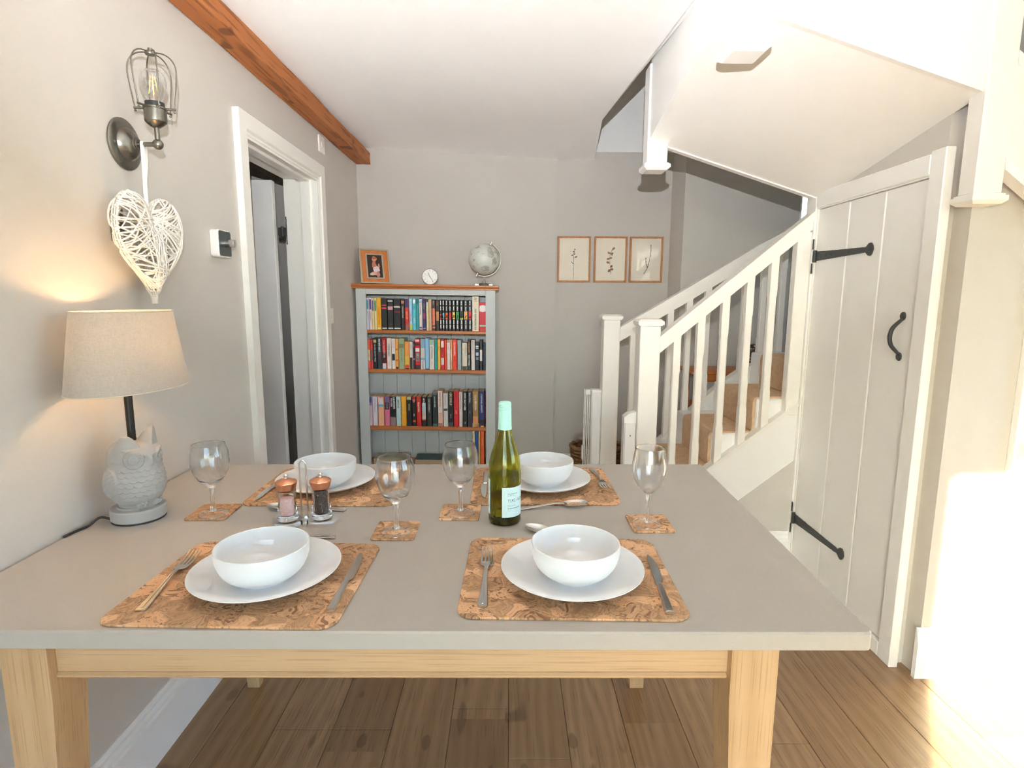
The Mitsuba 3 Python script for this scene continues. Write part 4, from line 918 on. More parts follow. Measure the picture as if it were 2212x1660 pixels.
bulb = lathe([tuple(q) for q in bo[:-1]] + [(0, 0.180)] + [(max(r - 0.0007, 0), z - (0.0007 if r < 0.012 else 0)) for r, z in bo[::-1]] + [tuple(bo[0])], 48, AX, WY, WZ)
part(wl, 'bulb', bulb, GLASS, True, label='clear glass bulb')
for k in range(4):
    a = math.radians(35 + 90 * k); c, s = math.cos(a), math.sin(a)
    part(wl, 'filament', cyl((AX + 0.0045 * c, WY + 0.0045 * s, WZ + 0.163), (AX + 0.0100 * c, WY + 0.0100 * s, WZ + 0.121), 0.00085, 8), paint((0.9, 0.5, 0.2)), True, emitter={'type': 'area', 'radiance': rgb((1.1, 0.5, 0.16))})
part(wl, 'filament_stem', lathe([(0, 0.100), (0.006, 0.100), (0.004, 0.112), (0.0016, 0.118), (0.0016, 0.165), (0, 0.166)], 12, AX, WY, WZ), PANE, True)

# wicker heart hanging from the wall light's arm
ht = thing('wicker_heart', 'white wicker heart hanging by a white ribbon from the wall light', 'heart decoration')
HX, HY, HZ = -0.942, 1.541, 1.420
tt = np.linspace(0, 2 * PI, 200, endpoint=False)
hx_ = 16 * np.sin(tt) ** 3; hy_ = 13 * np.cos(tt) - 5 * np.cos(2 * tt) - 2 * np.cos(3 * tt) - np.cos(4 * tt)
HO = np.stack([hx_ / 16 * 0.134, np.where(hy_ > 0, hy_ / 11.9 * 0.128, hy_ / 17 * 0.140)], 1)
HP = Polygon(HO)
def puff(y, z):
    d = HP.exterior.distance(Point(y, z)) if HP.contains(Point(y, z)) else 0.0
    return 0.025 * math.sqrt(max(0.0, 1 - (1 - min(d, 0.055) / 0.055) ** 2)) + 0.002
strands = []
from shapely.geometry import LineString
hr_ = random.Random(5)
tries = 0
while len(strands) < 150 and tries < 900:
    tries += 1
    i, j = hr_.randrange(200), hr_.randrange(200)
    a, b = HO[i], HO[j]
    if np.hypot(*(a - b)) < 0.07: continue
    if len(strands) % 5 < 3 and abs(a[1] - b[1]) > abs(a[0] - b[0]) * 0.9: continue
    seg = LineString([a, b])
    if not HP.buffer(0.003).contains(seg): continue
    side = 1 if len(strands) < 95 else -1
    off = hr_.uniform(-0.0035, 0.0035)
    path = []
    for t in np.linspace(0, 1, 11):
        y, z = a + (b - a) * t
        path.append((HX + side * (puff(y, z) + off * math.sin(PI * t)), HY + y, HZ + z))
    strands.append(tube(path, hr_.uniform(0.0017, 0.0028), 5))
for k in range(46):                       # strands bound round the rim
    i = int(k / 46 * 200)
    y, z = HO[i]; y2, z2 = HO[(i + 3) % 200]
    c = np.array([0, 0])
    ring = [(HX + 0.0085 * math.cos(u), HY + y * (0.965 + 0.035 * math.sin(u)) + (y2 - y) * u / 6, HZ + z * (0.965 + 0.035 * math.sin(u)) + (z2 - z) * u / 6) for u in np.linspace(0, 2 * PI, 9)]
    strands.append(tube(ring, 0.0021, 5))
for o in (-0.006, 0.0, 0.006):
    strands.append(tube([(HX + o, HY + y * 0.975, HZ + z * 0.975) for y, z in HO[::3]], 0.0026, 5, True))
for k in range(7): strands.append(tube([(HX + 0.0068 * math.cos(u), HY + 0.0085 * math.sin(u) * (1 - 0.05 * k), HZ - 0.134 - 0.0026 * k) for u in np.linspace(0, 2 * PI, 10, endpoint=False)], 0.0016, 5, True))
part(ht, 'wicker', cat(strands), WICKERW, True, kind='stuff')
RB = paint(srgb(222, 219, 216), 0.6, 0.3)
def ribbon(path, w, t, tw):
    S = []
    for (x, y, z), a in zip(path, tw):
        u = np.array([math.sin(a) * 0.6, math.cos(a), 0.0]) * w / 2; v = np.array([math.cos(a), -math.sin(a) * 0.6, 0]) * t / 2
        p = np.array([x, y, z]); S.append([p - u - v, p + u - v, p + u + v, p - u + v])
    return loft(S)
rp = catmull([(-0.9385, WY, WZ + 0.0075), (-0.9375, WY - 0.008, WZ + 0.001), (-0.9385, WY - 0.006, WZ - 0.04), (-0.941, 1.541, 1.575), (-0.942, 1.541, 1.505)], 6)
part(ht, 'ribbon', cat(ribbon(rp, 0.0125, 0.0008, np.linspace(0.2, 1.0, len(rp))), ribbon(catmull([(-0.9385, WY, WZ + 0.0075), (-0.9405, WY + 0.010, WZ + 0.001), (-0.9415, WY + 0.009, WZ - 0.045), (-0.943, 1.544, 1.575), (-0.942, 1.542, 1.505)], 6), 0.0125, 0.0008, np.linspace(-0.1, 0.8, 25))), RB, 50, label='white ribbon')
whole('switch_plate', 'dark narrow switch plate on the wall behind the wicker heart', 'switch', box(LW + 0.0003, LW + 0.009, 1.4625, 1.506, 1.424, 1.508, 0.002), paint(srgb(96, 86, 78), 0.4, 0.4))
# thermostat
th_ = thing('thermostat', 'white square thermostat with a dark face and silver dial, left of the doorway', 'thermostat')
def slab_x(y0, y1, z0, z1, r, x0, x1, c=0.001):
    m = rounded_slab(0, 0, y1 - y0, z1 - z0, r, 0, x1 - x0, 0, c)
    v = m.vertices; return trimesh.Trimesh(np.stack([x0 + v[:, 2], (y0 + y1) / 2 + v[:, 0], (z0 + z1) / 2 + v[:, 1]], 1), m.faces, process=False)
part(th_, 'case', slab_x(1.940, 2.030, 1.420, 1.509, 0.012, LW + 0.0003, -0.961, 0.003), paint(srgb(238, 234, 230), 0.35, 0.4))
part(th_, 'face', slab_x(1.945, 2.026, 1.4235, 1.506, 0.009, -0.9608, -0.9596, 0.0004), paint(srgb(52, 60, 60), 0.15, 0.5), label='dark glossy face')
part(th_, 'dial', xf(lathe([(0, 0), (0.0125, 0), (0.0125, 0.012), (0.0118, 0.0125), (0.0118, 0.0145), (0.0130, 0.015), (0.0130, 0.0285), (0.0120, 0.0300), (0, 0.0302)], 36), trimesh.transformations.translation_matrix((-0.9596, 1.990, 1.466)) @ trimesh.transformations.rotation_matrix(PI / 2, [0, 1, 0])), STEEL, 35, label='silver dial')
PLAS = paint(srgb(236, 232, 226), 0.3, 0.4)
for y0, z0, lab in ((3.135, 1.142, 'white light switch beside the right side of the door frame, left of the bookcase'), (3.105, 2.032, 'white fan switch high on the wall under the beam')):
    k = thing('light_switch', lab, 'switch')
    part(k, 'plate', slab_x(y0, y0 + 0.086, z0, z0 + 0.086, 0.006, LW + 0.0003, LW + 0.0088, 0.0015), PLAS)
    part(k, 'rocker', hull([(LW + 0.0088, y0 + a, z0 + b) for a in (0.034, 0.052) for b in (0.030, 0.058)] + [(LW + 0.0125, y0 + a, z0 + 0.034) for a in (0.034, 0.052)] + [(LW + 0.0098, y0 + a, z0 + 0.056) for a in (0.034, 0.052)]), PLAS)

# ================================================================== BOOKCASE (local: x from its left, y depth, z up; the old floor lets its right side sink a little)
def loc(m):
    v = m.vertices.copy()
    return trimesh.Trimesh(np.stack([-0.968 + v[:, 0], 3.65 + v[:, 1], v[:, 2] + 0.0092 - 0.0102 * v[:, 0]], 1), m.faces, process=False)
BW, BD = 0.881, 0.205
bc = thing('bookcase', 'grey painted bookcase with honey oak top and shelves full of books', 'bookcase')
part(bc, 'side_panel', loc(box(0.002, 0.022, 0.012, BD, 0, 1.332)), BK_GREY)
part(bc, 'side_panel', loc(box(BW - 0.022, BW - 0.002, 0.012, BD, 0.009, 1.332)), BK_GREY)
part(bc, 'stile', loc(box(0, 0.0625, 0, 0.020, 0.0, 1.333)), BK_GREY)
part(bc, 'stile', loc(box(BW - 0.062, BW, 0, 0.020, 0.009, 1.333)), BK_GREY)
part(bc, 'rail', loc(box(0.0625, BW - 0.062, 0.0005, 0.020, 1.304, 1.333)), BK_GREY)
part(bc, 'plinth', loc(box(0.0625, BW - 0.062, 0.0005, 0.020, 0.009, 0.165)), BK_GREY)
part(bc, 'rail_bead', loc(box(0.0625, BW - 0.062, 0.004, 0.014, 1.299, 1.3045, 0.001)), WHITE2)
cprof = [(-0.010, 1.333), (0.20, 1.333), (0.20, 1.3620), (-0.020, 1.3620), (-0.022, 1.359), (-0.022, 1.352), (-0.019, 1.350), (-0.017, 1.344), (-0.012, 1.340), (-0.012, 1.335)]
part(bc, 'top', loc(prism(cprof, 'x', -0.021, BW + 0.020)), PINE)
BPX = np.linspace(0.022, BW - 0.022, 10)
for a, b in zip(BPX[:-1], BPX[1:]):
    part(bc, 'back_board', loc(box(a + 0.0012, b - 0.0012, BD - 0.008, BD, 0.012, 1.330, 0.002)), BK_BACK)
part(bc, 'back_lining', loc(box(0.022, BW - 0.022, BD + 0.0002, BD + 0.004, 0.012, 1.33, 0)), BK_BACK)
SHZ = [(1.0735, 0.0215), (0.8225, 0.0255), (0.4465, 0.0275), (0.186, 0.021)]
for zt, tk in SHZ:
    part(bc, 'shelf', loc(box(0.0225, BW - 0.0225, 0.010, BD - 0.009, zt - tk, zt, 0.004)), PINE)
ORD = 'first second third fourth fifth sixth seventh eighth ninth tenth eleventh twelfth thirteenth fourteenth fifteenth sixteenth seventeenth eighteenth nineteenth twentieth'.split()
def ordinal(i, n):
    if i < 20: return f'{ORD[i]} from the left' if i else 'leftmost'
    j = n - 1 - i
    return f'{ORD[j]} from the right' if j else 'rightmost'
SHELF = ['top shelf', 'second shelf', 'third shelf', 'bottom shelf']
_tx = {}
def tmesh(s, h):
    if (s, h) not in _tx: _tx[(s, h)] = meshkit.text_mesh(s, h, 0.0003, True)
    return _tx[(s, h)]
def spine_text(s, h, zc0, xm, y):
    """reads down the spine, tops of the letters to the right"""
    m = tmesh(s, h); v = m.vertices
    return trimesh.Trimesh(np.stack([xm - h / 2 + v[:, 1], y - v[:, 2], zc0 - v[:, 0]], 1), m.faces, process=False)
def book(si, i, n, row):
    x0, x1, h, col, bands, texts, look = row
    x0, x1, h = x0 / 1000 + 0.0004, x1 / 1000 - 0.0004, h / 1000
    z0 = SHZ[si][0] + 0.0004
    dep = 0.128 if si < 3 else 0.15
    if h < 0.18 and si < 3: dep = 0.112
    y0 = 0.014 + 0.004 * ((i * 37) % 5) / 5; y1 = y0 + dep
    y1 = min(y1, BD - 0.012)
    thick = x1 - x0
    c = min(0.0014, thick * 0.22)
    lab = f'{look}, {SHELF[si]}, {ordinal(i, n)}'
    k = thing('book', lab, 'book', f'books on the {SHELF[si]}')
    cov = paint(srgb(*col), 0.45, 0.35)
    rd = min(0.003, thick * 0.22)
    U = [(x0, y1), (x0, y0 + rd), (x0 + rd, y0), (x1 - rd, y0), (x1, y0 + rd), (x1, y1), (x1 - c, y1), (x1 - c, y0 + 0.0024), (x0 + c, y0 + 0.0024), (x0 + c, y1)]
    part(k, 'cover', loc(prism(U, 'z', z0, z0 + h)), cov)
    part(k, 'pages', loc(box(x0 + c + 0.0001, x1 - c - 0.0001, y0 + 0.0026, y1 - 0.003, z0 + 0.0005, z0 + h - 0.0022, 0)), PAGES)
    for a, b, bcx in bands:
        part(k, 'spine_band', loc(box(x0 + rd * 0.9, x1 - rd * 0.9, y0 - 0.00035, y0 + 0.0008, z0 + h * (1 - b), z0 + h * (1 - a), 0)), paint(srgb(*bcx), 0.45, 0.35))
    xm = (x0 + x1) / 2
    rows = {}
    for t in texts: rows.setdefault(round(t[1], 1), []).append(t)
    two_cols = len(texts) == 2 and abs(texts[0][1] - texts[1][1]) < 0.12
    for q, (s, fr_, mm, tc) in enumerate(texts):
        ms = []
        hh = min(mm / 1000, thick * (0.40 if two_cols else 0.66))
        xo = xm + (thick * (0.21 if q == 0 else -0.21) if two_cols else 0)
        if s[0] == '~':                      # print too small to read: a broken line of strokes
            zc = z0 + h * (1 - fr_); L = int(s[1:]) * hh * 0.55
            L = min(L, h * (0.93 - fr_))
            rr = random.Random(i * 31 + si)
            z = zc
            while z > zc - L:
                w_ = hh * rr.uniform(0.45, 0.8)
                for e in (-0.5, 0.18): ms.append(box(xo + e * hh, xo + (e + 0.3) * hh, y0 - 0.0008, y0, z - w_, z, 0))
                z -= w_ + hh * rr.choice((0.18, 0.2, 0.5))
        else:
            m = spine_text(s, hh, z0 + h * (1 - fr_), xo, y0 - 0.0006)
            room = h * (0.97 - fr_); ext = m.vertices[:, 2].max() - m.vertices[:, 2].min()
            if ext > room:
                v = m.vertices.copy(); zt_ = v[:, 2].max(); v[:, 2] = zt_ + (v[:, 2] - zt_) * room / ext; m = trimesh.Trimesh(v, m.faces, process=False)
            ms.append(m)
        part(k, 'lettering', loc(cat(ms)), paint(srgb(*tc), 0.6, 0.2))
    if look.startswith('slim black book with a') and si == 0:
        j = i - 20
        letter = 'A', 'L', 'X', '', 'R', 'I', 'D', 'E', 'R'
        WT = paint(srgb(214, 214, 214), 0.6, 0.2)
        ms = [box(xm - 0.0035, xm + 0.0035, y0 - 0.0007, y0, z0 + h * a, z0 + h * b, 0) for a, b in ((0.07, 0.195), (0.215, 0.35), (0.66, 0.70), (0.71, 0.79), (0.84, 0.89), (0.90, 0.975))]
        part(k, 'lettering', loc(cat(ms)), WT)
        if letter[j]:
            m = tmesh(letter[j], 0.0165 if len(letter[j]) == 1 else 0.011); v = m.vertices; w_ = v[:, 0].max()
            part(k, 'series_letter', loc(trimesh.Trimesh(np.stack([xm - w_ / 2 + v[:, 0] + 0.25 * (v[:, 1] - 0.008), y0 - 0.0006 - v[:, 2], z0 + h * 0.415 + v[:, 1]], 1), m.faces, process=False)), paint(srgb(24, 22, 22), 0.6, 0.2))
    if look.startswith('short thick red'):
        m = lathe([(0, 0), (1, 0), (1, 0.0006), (0, 0.0006)], 32)
        v = m.vertices
        part(k, 'oval_badge', loc(trimesh.Trimesh(np.stack([xm + v[:, 0] * thick * 0.46, y0 - 0.0009 - v[:, 2] * 0.5, z0 + h * 0.78 + v[:, 1] * h * 0.115], 1), m.faces[:, ::-1], process=False)), paint(srgb(232, 226, 224), 0.5, 0.3))
for si, rows_ in enumerate(BOOKS):
    for i, row in enumerate(rows_):
        book(si, i, len(rows_), row)
# two books lying flat on the bottom shelf
def flat_book(x0, x1, th, col, lab):
    k = thing('book', lab, 'book', 'books on the bottom shelf'); z0 = SHZ[3][0] + 0.0004
    part(k, 'cover', loc(cat(box(x0, x1, 0.02, 0.165, z0, z0 + 0.002, 0), box(x0, x1, 0.02, 0.165, z0 + th - 0.002, z0 + th, 0), box(x0, x0 + 0.003, 0.02, 0.165, z0, z0 + th, 0.001))), paint(srgb(*col), 0.5, 0.3))
    part(k, 'pages', loc(box(x0 + 0.003, x1 - 0.004, 0.024, 0.161, z0 + 0.002, z0 + th - 0.002, 0)), PAGES)
flat_book(0.075, 0.30, 0.036, (150, 156, 130), 'sage coloured book lying flat on the bottom shelf at the left')
flat_book(0.345, 0.60, 0.034, (50, 78, 74), 'dark green book lying flat in the middle of the bottom shelf')

# ------------------------------------------------------------------ on top of the bookcase
BZ = 1.3622
pf = thing('photo_frame', 'orange wooden photo frame with silver edges leaning back on the bookcase', 'photo frame')
def leanm(m):
    a = math.radians(-15); b = math.radians(25)
    M = trimesh.transformations.translation_matrix((0.118, 0.060, BZ + 0.001)) @ rotz(b) @ trimesh.transformations.rotation_matrix(a, [1, 0, 0])
    return loc(xf(m, M))
SIL = paint(srgb(196, 184, 164), 0.3, 0.5, 0.7)
def rect_frame(w0, h0, w1, h1, zc, y0, y1, c=0.001):
    """frame in the xz plane centred on x, around height zc"""
    return [box(-w0 / 2, -w1 / 2, y0, y1, zc - h0 / 2, zc + h0 / 2, c), box(w1 / 2, w0 / 2, y0, y1, zc - h0 / 2, zc + h0 / 2, c), box(-w1 / 2, w1 / 2, y0, y1, zc - h0 / 2, zc - h1 / 2, c), box(-w1 / 2, w1 / 2, y0, y1, zc + h1 / 2, zc + h0 / 2, c)]
W0, H0 = 0.190, 0.226
part(pf, 'outer_edge', leanm(cat(rect_frame(W0, H0, W0 - 0.024, H0 - 0.022, H0 / 2, -0.012, 0.006))), SIL)
part(pf, 'wood_band', leanm(cat(rect_frame(W0 - 0.024, H0 - 0.022, 0.114, 0.166, H0 / 2, -0.010, 0.004))), textured('photo_frame_wood', oak_light(srgb(192, 108, 52), srgb(214, 132, 72), srgb(150, 76, 34), 'z'), 0.4, 0.4), label='orange wooden band')
part(pf, 'inner_edge', leanm(cat(rect_frame(0.114, 0.166, 0.092, 0.146, H0 / 2, -0.011, 0.003))), SIL)
part(pf, 'photo', leanm(box(-0.046, 0.046, -0.005, 0.0, H0 / 2 - 0.073, H0 / 2 + 0.073, 0)), paint(srgb(52, 42, 36), 0.3, 0.4), label='dark printed photograph')
def blob(x, z, rx, rz, n=14, seed=0):
    r_ = random.Random(seed); pts = [(x + rx * r_.uniform(0.8, 1.1) * math.cos(2 * PI * k / n), z + rz * r_.uniform(0.8, 1.1) * math.sin(2 * PI * k / n)) for k in range(n)]
    return pts
PP = [((0.000, 0.163, 0.016, 0.018), (206, 140, 110)), ((0.000, 0.168, 0.017, 0.008), (160, 92, 70)), ((-0.003, 0.122, 0.014, 0.030), (192, 120, 104)), ((0.010, 0.093, 0.022, 0.022), (224, 206, 210)), ((0.026, 0.118, 0.006, 0.016), (204, 140, 116)), ((-0.004, 0.066, 0.026, 0.013), (216, 160, 140)), ((0.018, 0.062, 0.012, 0.020), (196, 130, 120)), ((-0.02, 0.062, 0.016, 0.010), (226, 190, 160))]
for q, ((x, z, rx, rz), colr) in enumerate(PP):
    part(pf, 'print_patch', leanm(prism(blob(x, z, rx, rz, seed=q), 'y', -0.0054 - 0.00004 * q, -0.0048)), paint(srgb(*colr), 0.4, 0.3))
part(pf, 'easel_strut', leanm(hull([(x, y, z) for x in (-0.02, 0.02) for y, z in ((0.006, 0.15), (0.009, 0.15), (0.055, 0.010), (0.058, 0.012))])), BLACK)
ck = thing('clock', 'small round silver desk clock with a white face on the bookcase', 'clock')
def face_y(m, x, y, z):      # lathe about z -> facing the camera (-y)
    return loc(xf(m, trimesh.transformations.translation_matrix((x, y, z)) @ trimesh.transformations.rotation_matrix(PI / 2, [1, 0, 0])))
CX_, CY_, CZ_ = 0.4585, 0.085, BZ + 0.0525
part(ck, 'case', face_y(lathe([(0, -0.03), (0.044, -0.03), (0.051, -0.022), (0.0520, -0.004), (0.0512, 0.003), (0.0482, 0.004), (0.0470, 0.001), (0, 0.001)], 56), CX_, CY_, CZ_), paint(srgb(176, 178, 180), 0.3, 0.5, 0.5), 35)
part(ck, 'dial', face_y(lathe([(0, 0.001), (0.0468, 0.001), (0.0468, 0.0016), (0, 0.0016)], 48), CX_, CY_, CZ_), paint(srgb(244, 242, 238), 0.4, 0.3), label='white dial')
for q in range(12):
    a = PI / 6 * q; s, c = math.sin(a), math.cos(a)
    L = [(CX_ + s * r - c * w_, CY_ - 0.0016 - d, CZ_ + c * r + s * w_) for r in (0.034, 0.042) for w_ in (-0.0008, 0.0008) for d in (0, 0.0004)]
    part(ck, 'hour_mark', loc(hull(L)), IRON)
def hand(a, r0, r1, w_, d):
    a = math.radians(a); s, c = math.sin(a), math.cos(a)
    return loc(hull([(CX_ + s * r - c * w, CY_ - 0.0022 - d - e, CZ_ + c * r + s * w) for r in (r0, r1) for w in (-w_, w_) for e in (0, 0.0005)]))
part(ck, 'hour_hand', hand(-22, -0.006, 0.027, 0.0013, 0.0), BLACK); part(ck, 'minute_hand', hand(147, -0.006, 0.038, 0.0010, 0.0006), BLACK); part(ck, 'alarm_hand', hand(-63, -0.004, 0.036, 0.0004, 0.0012), IRON)
gl = thing('globe', 'small pale grey globe on a polished metal stand on the bookcase', 'globe')
GX, GY, GZ, GR = 0.806, 0.090, BZ + 0.168, 0.098
def globe_fn(p, n, uv):
    q = (p - mi.Point3f(-0.162, 3.74, 1.525)) / 0.098
    land = fbm(q.x * 1.9 + 3.7, q.y * 1.9 + 1.2, q.z * 1.9 + 5.1, 4)
    l = smoothstep(0.53, 0.56, land); c2 = smoothstep(0.40, 0.62, noise(q.x * 5, q.y * 5, q.z * 5))
    c = mix(srgb(206, 208, 200), mix(srgb(178, 170, 156), srgb(132, 126, 116), c2), 0.55 * l)
    return mix(c, srgb(150, 148, 140), 0.35 * smoothstep(0.78, 0.84, noise(q.x * 22, q.y * 22, q.z * 60)))
part(gl, 'ball', loc(sphere((GX, GY, GZ), GR, 4)), textured('globe_print', globe_fn, 0.35, 0.4), True, label='pale printed ball')
ax = np.array([0.42, 0.0, 0.907])
arc = [(GX + 0.108 * math.sin(t), GY, GZ + 0.108 * math.cos(t)) for t in np.radians(np.linspace(25, 205, 28))]
part(gl, 'meridian_arm', loc(tube(arc, [0.0030] * 28, 8)), CHROME, True)
for s in (1, -1): part(gl, 'pivot', loc(cyl(tuple(np.array([GX, GY, GZ]) + s * ax * 0.094), tuple(np.array([GX, GY, GZ]) + s * ax * 0.119), 0.0062, 14)), CHROME, 40)
part(gl, 'stem', loc(lathe([(0, 0.014), (0.020, 0.014), (0.016, 0.022), (0.009, 0.034), (0.006, 0.046), (0.0065, 0.052), (0.0, 0.062)], 28, GX, GY, BZ)), CHROME, 40)
for q in range(4):
    a = PI / 4 + q * PI / 2
    part(gl, 'foot', loc(hull([(GX + math.cos(a) * r + u, GY + math.sin(a) * r * 0.85 + v_, BZ + 0.0004 + h_) for r, t_ in ((0.0, 0.016), (0.062, 0.010)) for u in (-0.012, 0.012) for v_ in (-0.009, 0.009) for h_ in (0.0, t_)])), PEWTER)

# ================================================================== PICTURES IN THE ALCOVE
LEAFBROWN = [paint(srgb(132, 82, 56), 0.8, 0.1), paint(srgb(146, 112, 74), 0.8, 0.1), paint(srgb(96, 80, 70), 0.8, 0.1)]
TWIG = paint(srgb(70, 62, 56), 0.8, 0.1)
def leafpoly(x, z, L, w, a):
    pts = []
    for t in np.linspace(0, 1, 9): pts.append((L * t, w * math.sin(PI * t) ** 0.8))
    for t in np.linspace(1, 0, 9)[1:-1]: pts.append((L * t, -w * math.sin(PI * t) ** 0.8))
    c, s = math.cos(a), math.sin(a)
    return [(x + c * u - s * v, z + s * u + c * v) for u, v in pts]
def stem(pts, r): return tube(pts, r, 6)
PY = 3.985
pics = [(0.328, 0.5525, 'left picture of three, a grey sprig in a slim oak frame'), (0.5765, 0.8005, 'middle picture of three, a twig with round rust-brown leaves in an oak frame'), (0.8185, 1.0435, 'right picture of three, a forked dark bare twig in an oak frame')]
for q, (x0, x1, lab) in enumerate(pics):
    k = thing('picture', lab, 'picture', 'botanical pictures'); labels[k].pop('group')
    z0, z1, f_ = 1.3945, 1.7005, 0.0115
    part(k, 'frame', cat(box(x0, x0 + f_, PY - 0.020, PY - 0.0004, z0, z1), box(x1 - f_, x1, PY - 0.020, PY - 0.0004, z0, z1), box(x0 + f_, x1 - f_, PY - 0.020, PY - 0.0004, z0, z0 + f_), box(x0 + f_, x1 - f_, PY - 0.020, PY - 0.0004, z1 - f_, z1)), FRAMEWOOD)
    part(k, 'paper', box(x0 + f_, x1 - f_, PY - 0.006, PY - 0.002, z0 + f_, z1 - f_, 0), PAPER)
    part(k, 'glass', box(x0 + f_, x1 - f_, PY - 0.0135, PY - 0.0125, z0 + f_, z1 - f_, 0), PANE)
    xc, W_, H_ = (x0 + x1) / 2, x1 - x0, z1 - z0
    P = lambda u, v: (x0 + W_ * u, PY - 0.0068, z0 + H_ * v)
    if q == 0:
        part(k, 'sprig', cat(stem([P(.49, .06), P(.49, .32), P(.50, .50), P(.49, .60), P(.52, .71)], 0.0011), stem([P(.49, .40), P(.44, .43)], 0.0008), stem([P(.49, .53), P(.57, .55)], 0.0009)), TWIG)
        for u, v, L, w_, a in ((.51, .70, .012, .004, 1.1), (.50, .65, .012, .004, 2.2), (.46, .58, .010, .004, 2.4), (.52, .545, .020, .0045, .35), (.50, .60, .012, .0035, .9), (.45, .435, .010, .003, 2.6), (.48, .40, .010, .003, 1.9)):
            part(k, 'leaf', prism(leafpoly(x0 + W_ * u, z0 + H_ * v, L, w_, a), 'y', PY - 0.0074, PY - 0.0062), LEAFBROWN[2])
    elif q == 1:
        part(k, 'twig', stem([P(.525, .18), P(.52, .30), P(.49, .42), P(.475, .52), P(.50, .62), P(.54, .70), P(.56, .74)], 0.0010), TWIG)
        for u, v, L, w_, a, cc in ((.555, .735, .020, .008, .3, 1), (.55, .74, .014, .006, -.7, 1), (.50, .63, .022, .007, 2.7, 1), (.51, .64, .020, .006, -.9, 1), (.52, .635, .016, .006, .0, 2), (.48, .525, .022, .006, 2.9 + .5, 0), (.48, .53, .018, .006, .15, 0), (.485, .42, .026, .0075, 2.75, 0), (.50, .325, .024, .0075, .75, 0), (.515, .285, .020, .0085, .1, 0), (.515, .29, .026, .0085, -2.3, 0)):
            part(k, 'leaf', prism(leafpoly(x0 + W_ * u, z0 + H_ * v, L, w_, a), 'y', PY - 0.0074 - 0.0002 * (cc == 1), PY - 0.0062), LEAFBROWN[cc])
    else:
        part(k, 'twig', cat(stem([P(.45, .19), P(.53, .28), P(.575, .36), P(.61, .50), P(.64, .62), P(.645, .74), P(.635, .82)], 0.0014), stem([P(.555, .31), P(.51, .43), P(.495, .53)], 0.0012)), TWIG)
        for u, v in ((.635, .80), (.645, .69), (.635, .58), (.61, .48), (.585, .39), (.555, .33), (.50, .52), (.505, .45), (.53, .38)):
            part(k, 'bud', prism(leafpoly(x0 + W_ * u, z0 + H_ * v - 0.005, .014, .0021, 1.5), 'y', PY - 0.0084, PY - 0.0060), TWIG)

# ================================================================== BY THE STAIRS
gt = thing('stair_gate', 'white folding stair gate fixed to the far newel post', 'stair gate')
for a, b, z in ((0.4300, 0.4345, 0.775), (0.4375, 0.4425, 0.755), (0.4480, 0.4530, 0.755), (0.4590, 0.4640, 0.755)):
    part(gt, 'bar', box(a, b, 3.215, 3.235, 0.06, z, 0.0015), WHITE2)
part(gt, 'top_cap', box(0.4360, 0.4660, 3.208, 3.245, 0.742, 0.772, 0.003), WHITE2)
part(gt, 'hinge_post', cat(box(0.4710, 0.5280, 3.205, 3.262, 0.05, 0.772, 0.004), box(0.4760, 0.5240, 3.200, 3.206, 0.06, 0.757, 0.002)), WHITE2)
part(gt, 'latch', box(0.4235, 0.4305, 3.212, 3.240, 0.36, 0.44, 0.002), WHITE2)
gp = thing('gate_receiver', 'white gate catch with a sloping top fixed to the near newel post', 'gate catch')
part(gp, 'housing', prism([(0.536, 0.05), (0.591, 0.05), (0.591, 0.768), (0.556, 0.757), (0.536, 0.742)], 'y', 2.595, 2.650), WHITE2)
part(gp, 'cover', box(0.5395, 0.5905, 2.590, 2.596, 0.06, 0.718, 0.002), WHITE2)
part(gp, 'screw', xf(lathe([(0, 0), (0.003, 0), (0.003, 0.001), (0, 0.001)], 10), trimesh.transformations.translation_matrix((0.5655, 2.5903, 0.655)) @ trimesh.transformations.rotation_matrix(PI / 2, [1, 0, 0])), IRON)
bk = thing('wicker_basket', 'brown wicker basket on the floor behind the far newel post', 'basket')
wv = []
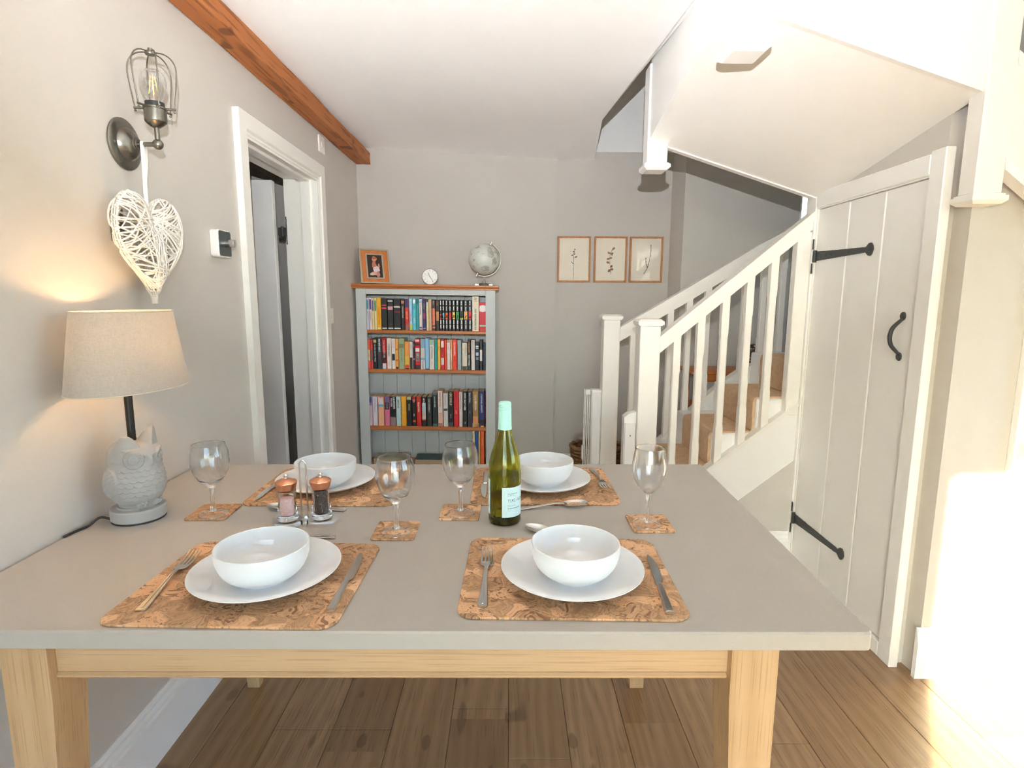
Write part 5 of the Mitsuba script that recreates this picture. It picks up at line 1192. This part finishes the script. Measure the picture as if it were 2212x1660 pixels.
for k in range(13):
    z = 0.012 + k * 0.024; r0 = 0.150 + 0.02 * k / 12
    wv.append(tube([(0.585 + (r0 + 0.004 * math.sin(14 * t + PI * k)) * math.cos(t), 3.66 + (r0 + 0.004 * math.sin(14 * t + PI * k)) * 0.8 * math.sin(t), z) for t in np.linspace(0, 2 * PI, 84, endpoint=False)], 0.011, 6, True))
part(bk, 'weave', cat(wv), BASKET, True, kind='stuff')
part(bk, 'rim', tube([(0.585 + 0.174 * math.cos(t), 3.66 + 0.140 * math.sin(t), 0.325 + 0.004 * math.sin(20 * t)) for t in np.linspace(0, 2 * PI, 60, endpoint=False)], 0.014, 7, True), BASKET, True)
part(bk, 'base', lathe([(0, 0.002), (0.15, 0.002), (0.15, 0.012), (0, 0.012)], 32, 0.585, 3.66, 0, 1, 0.8), BASKET)
sd = thing('side_table', 'small oak side table seen through the spindles beyond the stairs', 'side table')
part(sd, 'top', box(1.10, 1.60, 3.40, 3.655, 0.835, 0.858, 0.004), PINE)
part(sd, 'apron', box(1.14, 1.56, 3.415, 3.435, 0.79, 0.835), PINE)
for x in (1.13, 1.545):
    for y in (3.41, 3.62): part(sd, 'leg', box(x, x + 0.03, y, y + 0.03, 0, 0.836), PINE)
whole('paper_box', 'white box showing under the side table top beyond the stairs', 'box', box(1.19, 1.46, 3.45, 3.63, 0.64, 0.80, 0.004), WHITE2)
part(sd, 'shelf', box(1.14, 1.56, 3.42, 3.64, 0.615, 0.6395), PINE)
dv = lathe([(0, 0), (0.034, 0), (0.046, 0.02), (0.050, 0.06), (0.040, 0.10), (0.024, 0.125), (0.026, 0.150), (0.022, 0.150), (0.018, 0.125), (0, 0.12)], 28, 1.525, 3.54, 0.8585)
def dvf(p, n, uv): return mix(srgb(52, 46, 42), srgb(170, 150, 130), smoothstep(0.6, 0.75, noise(p.x * 110, p.y * 110, p.z * 110)))
whole('patterned_vase', 'dark patterned vase on the side table, glimpsed between the spindles', 'vase', dv, textured('vase_glaze', dvf, 0.3, 0.5), 40)
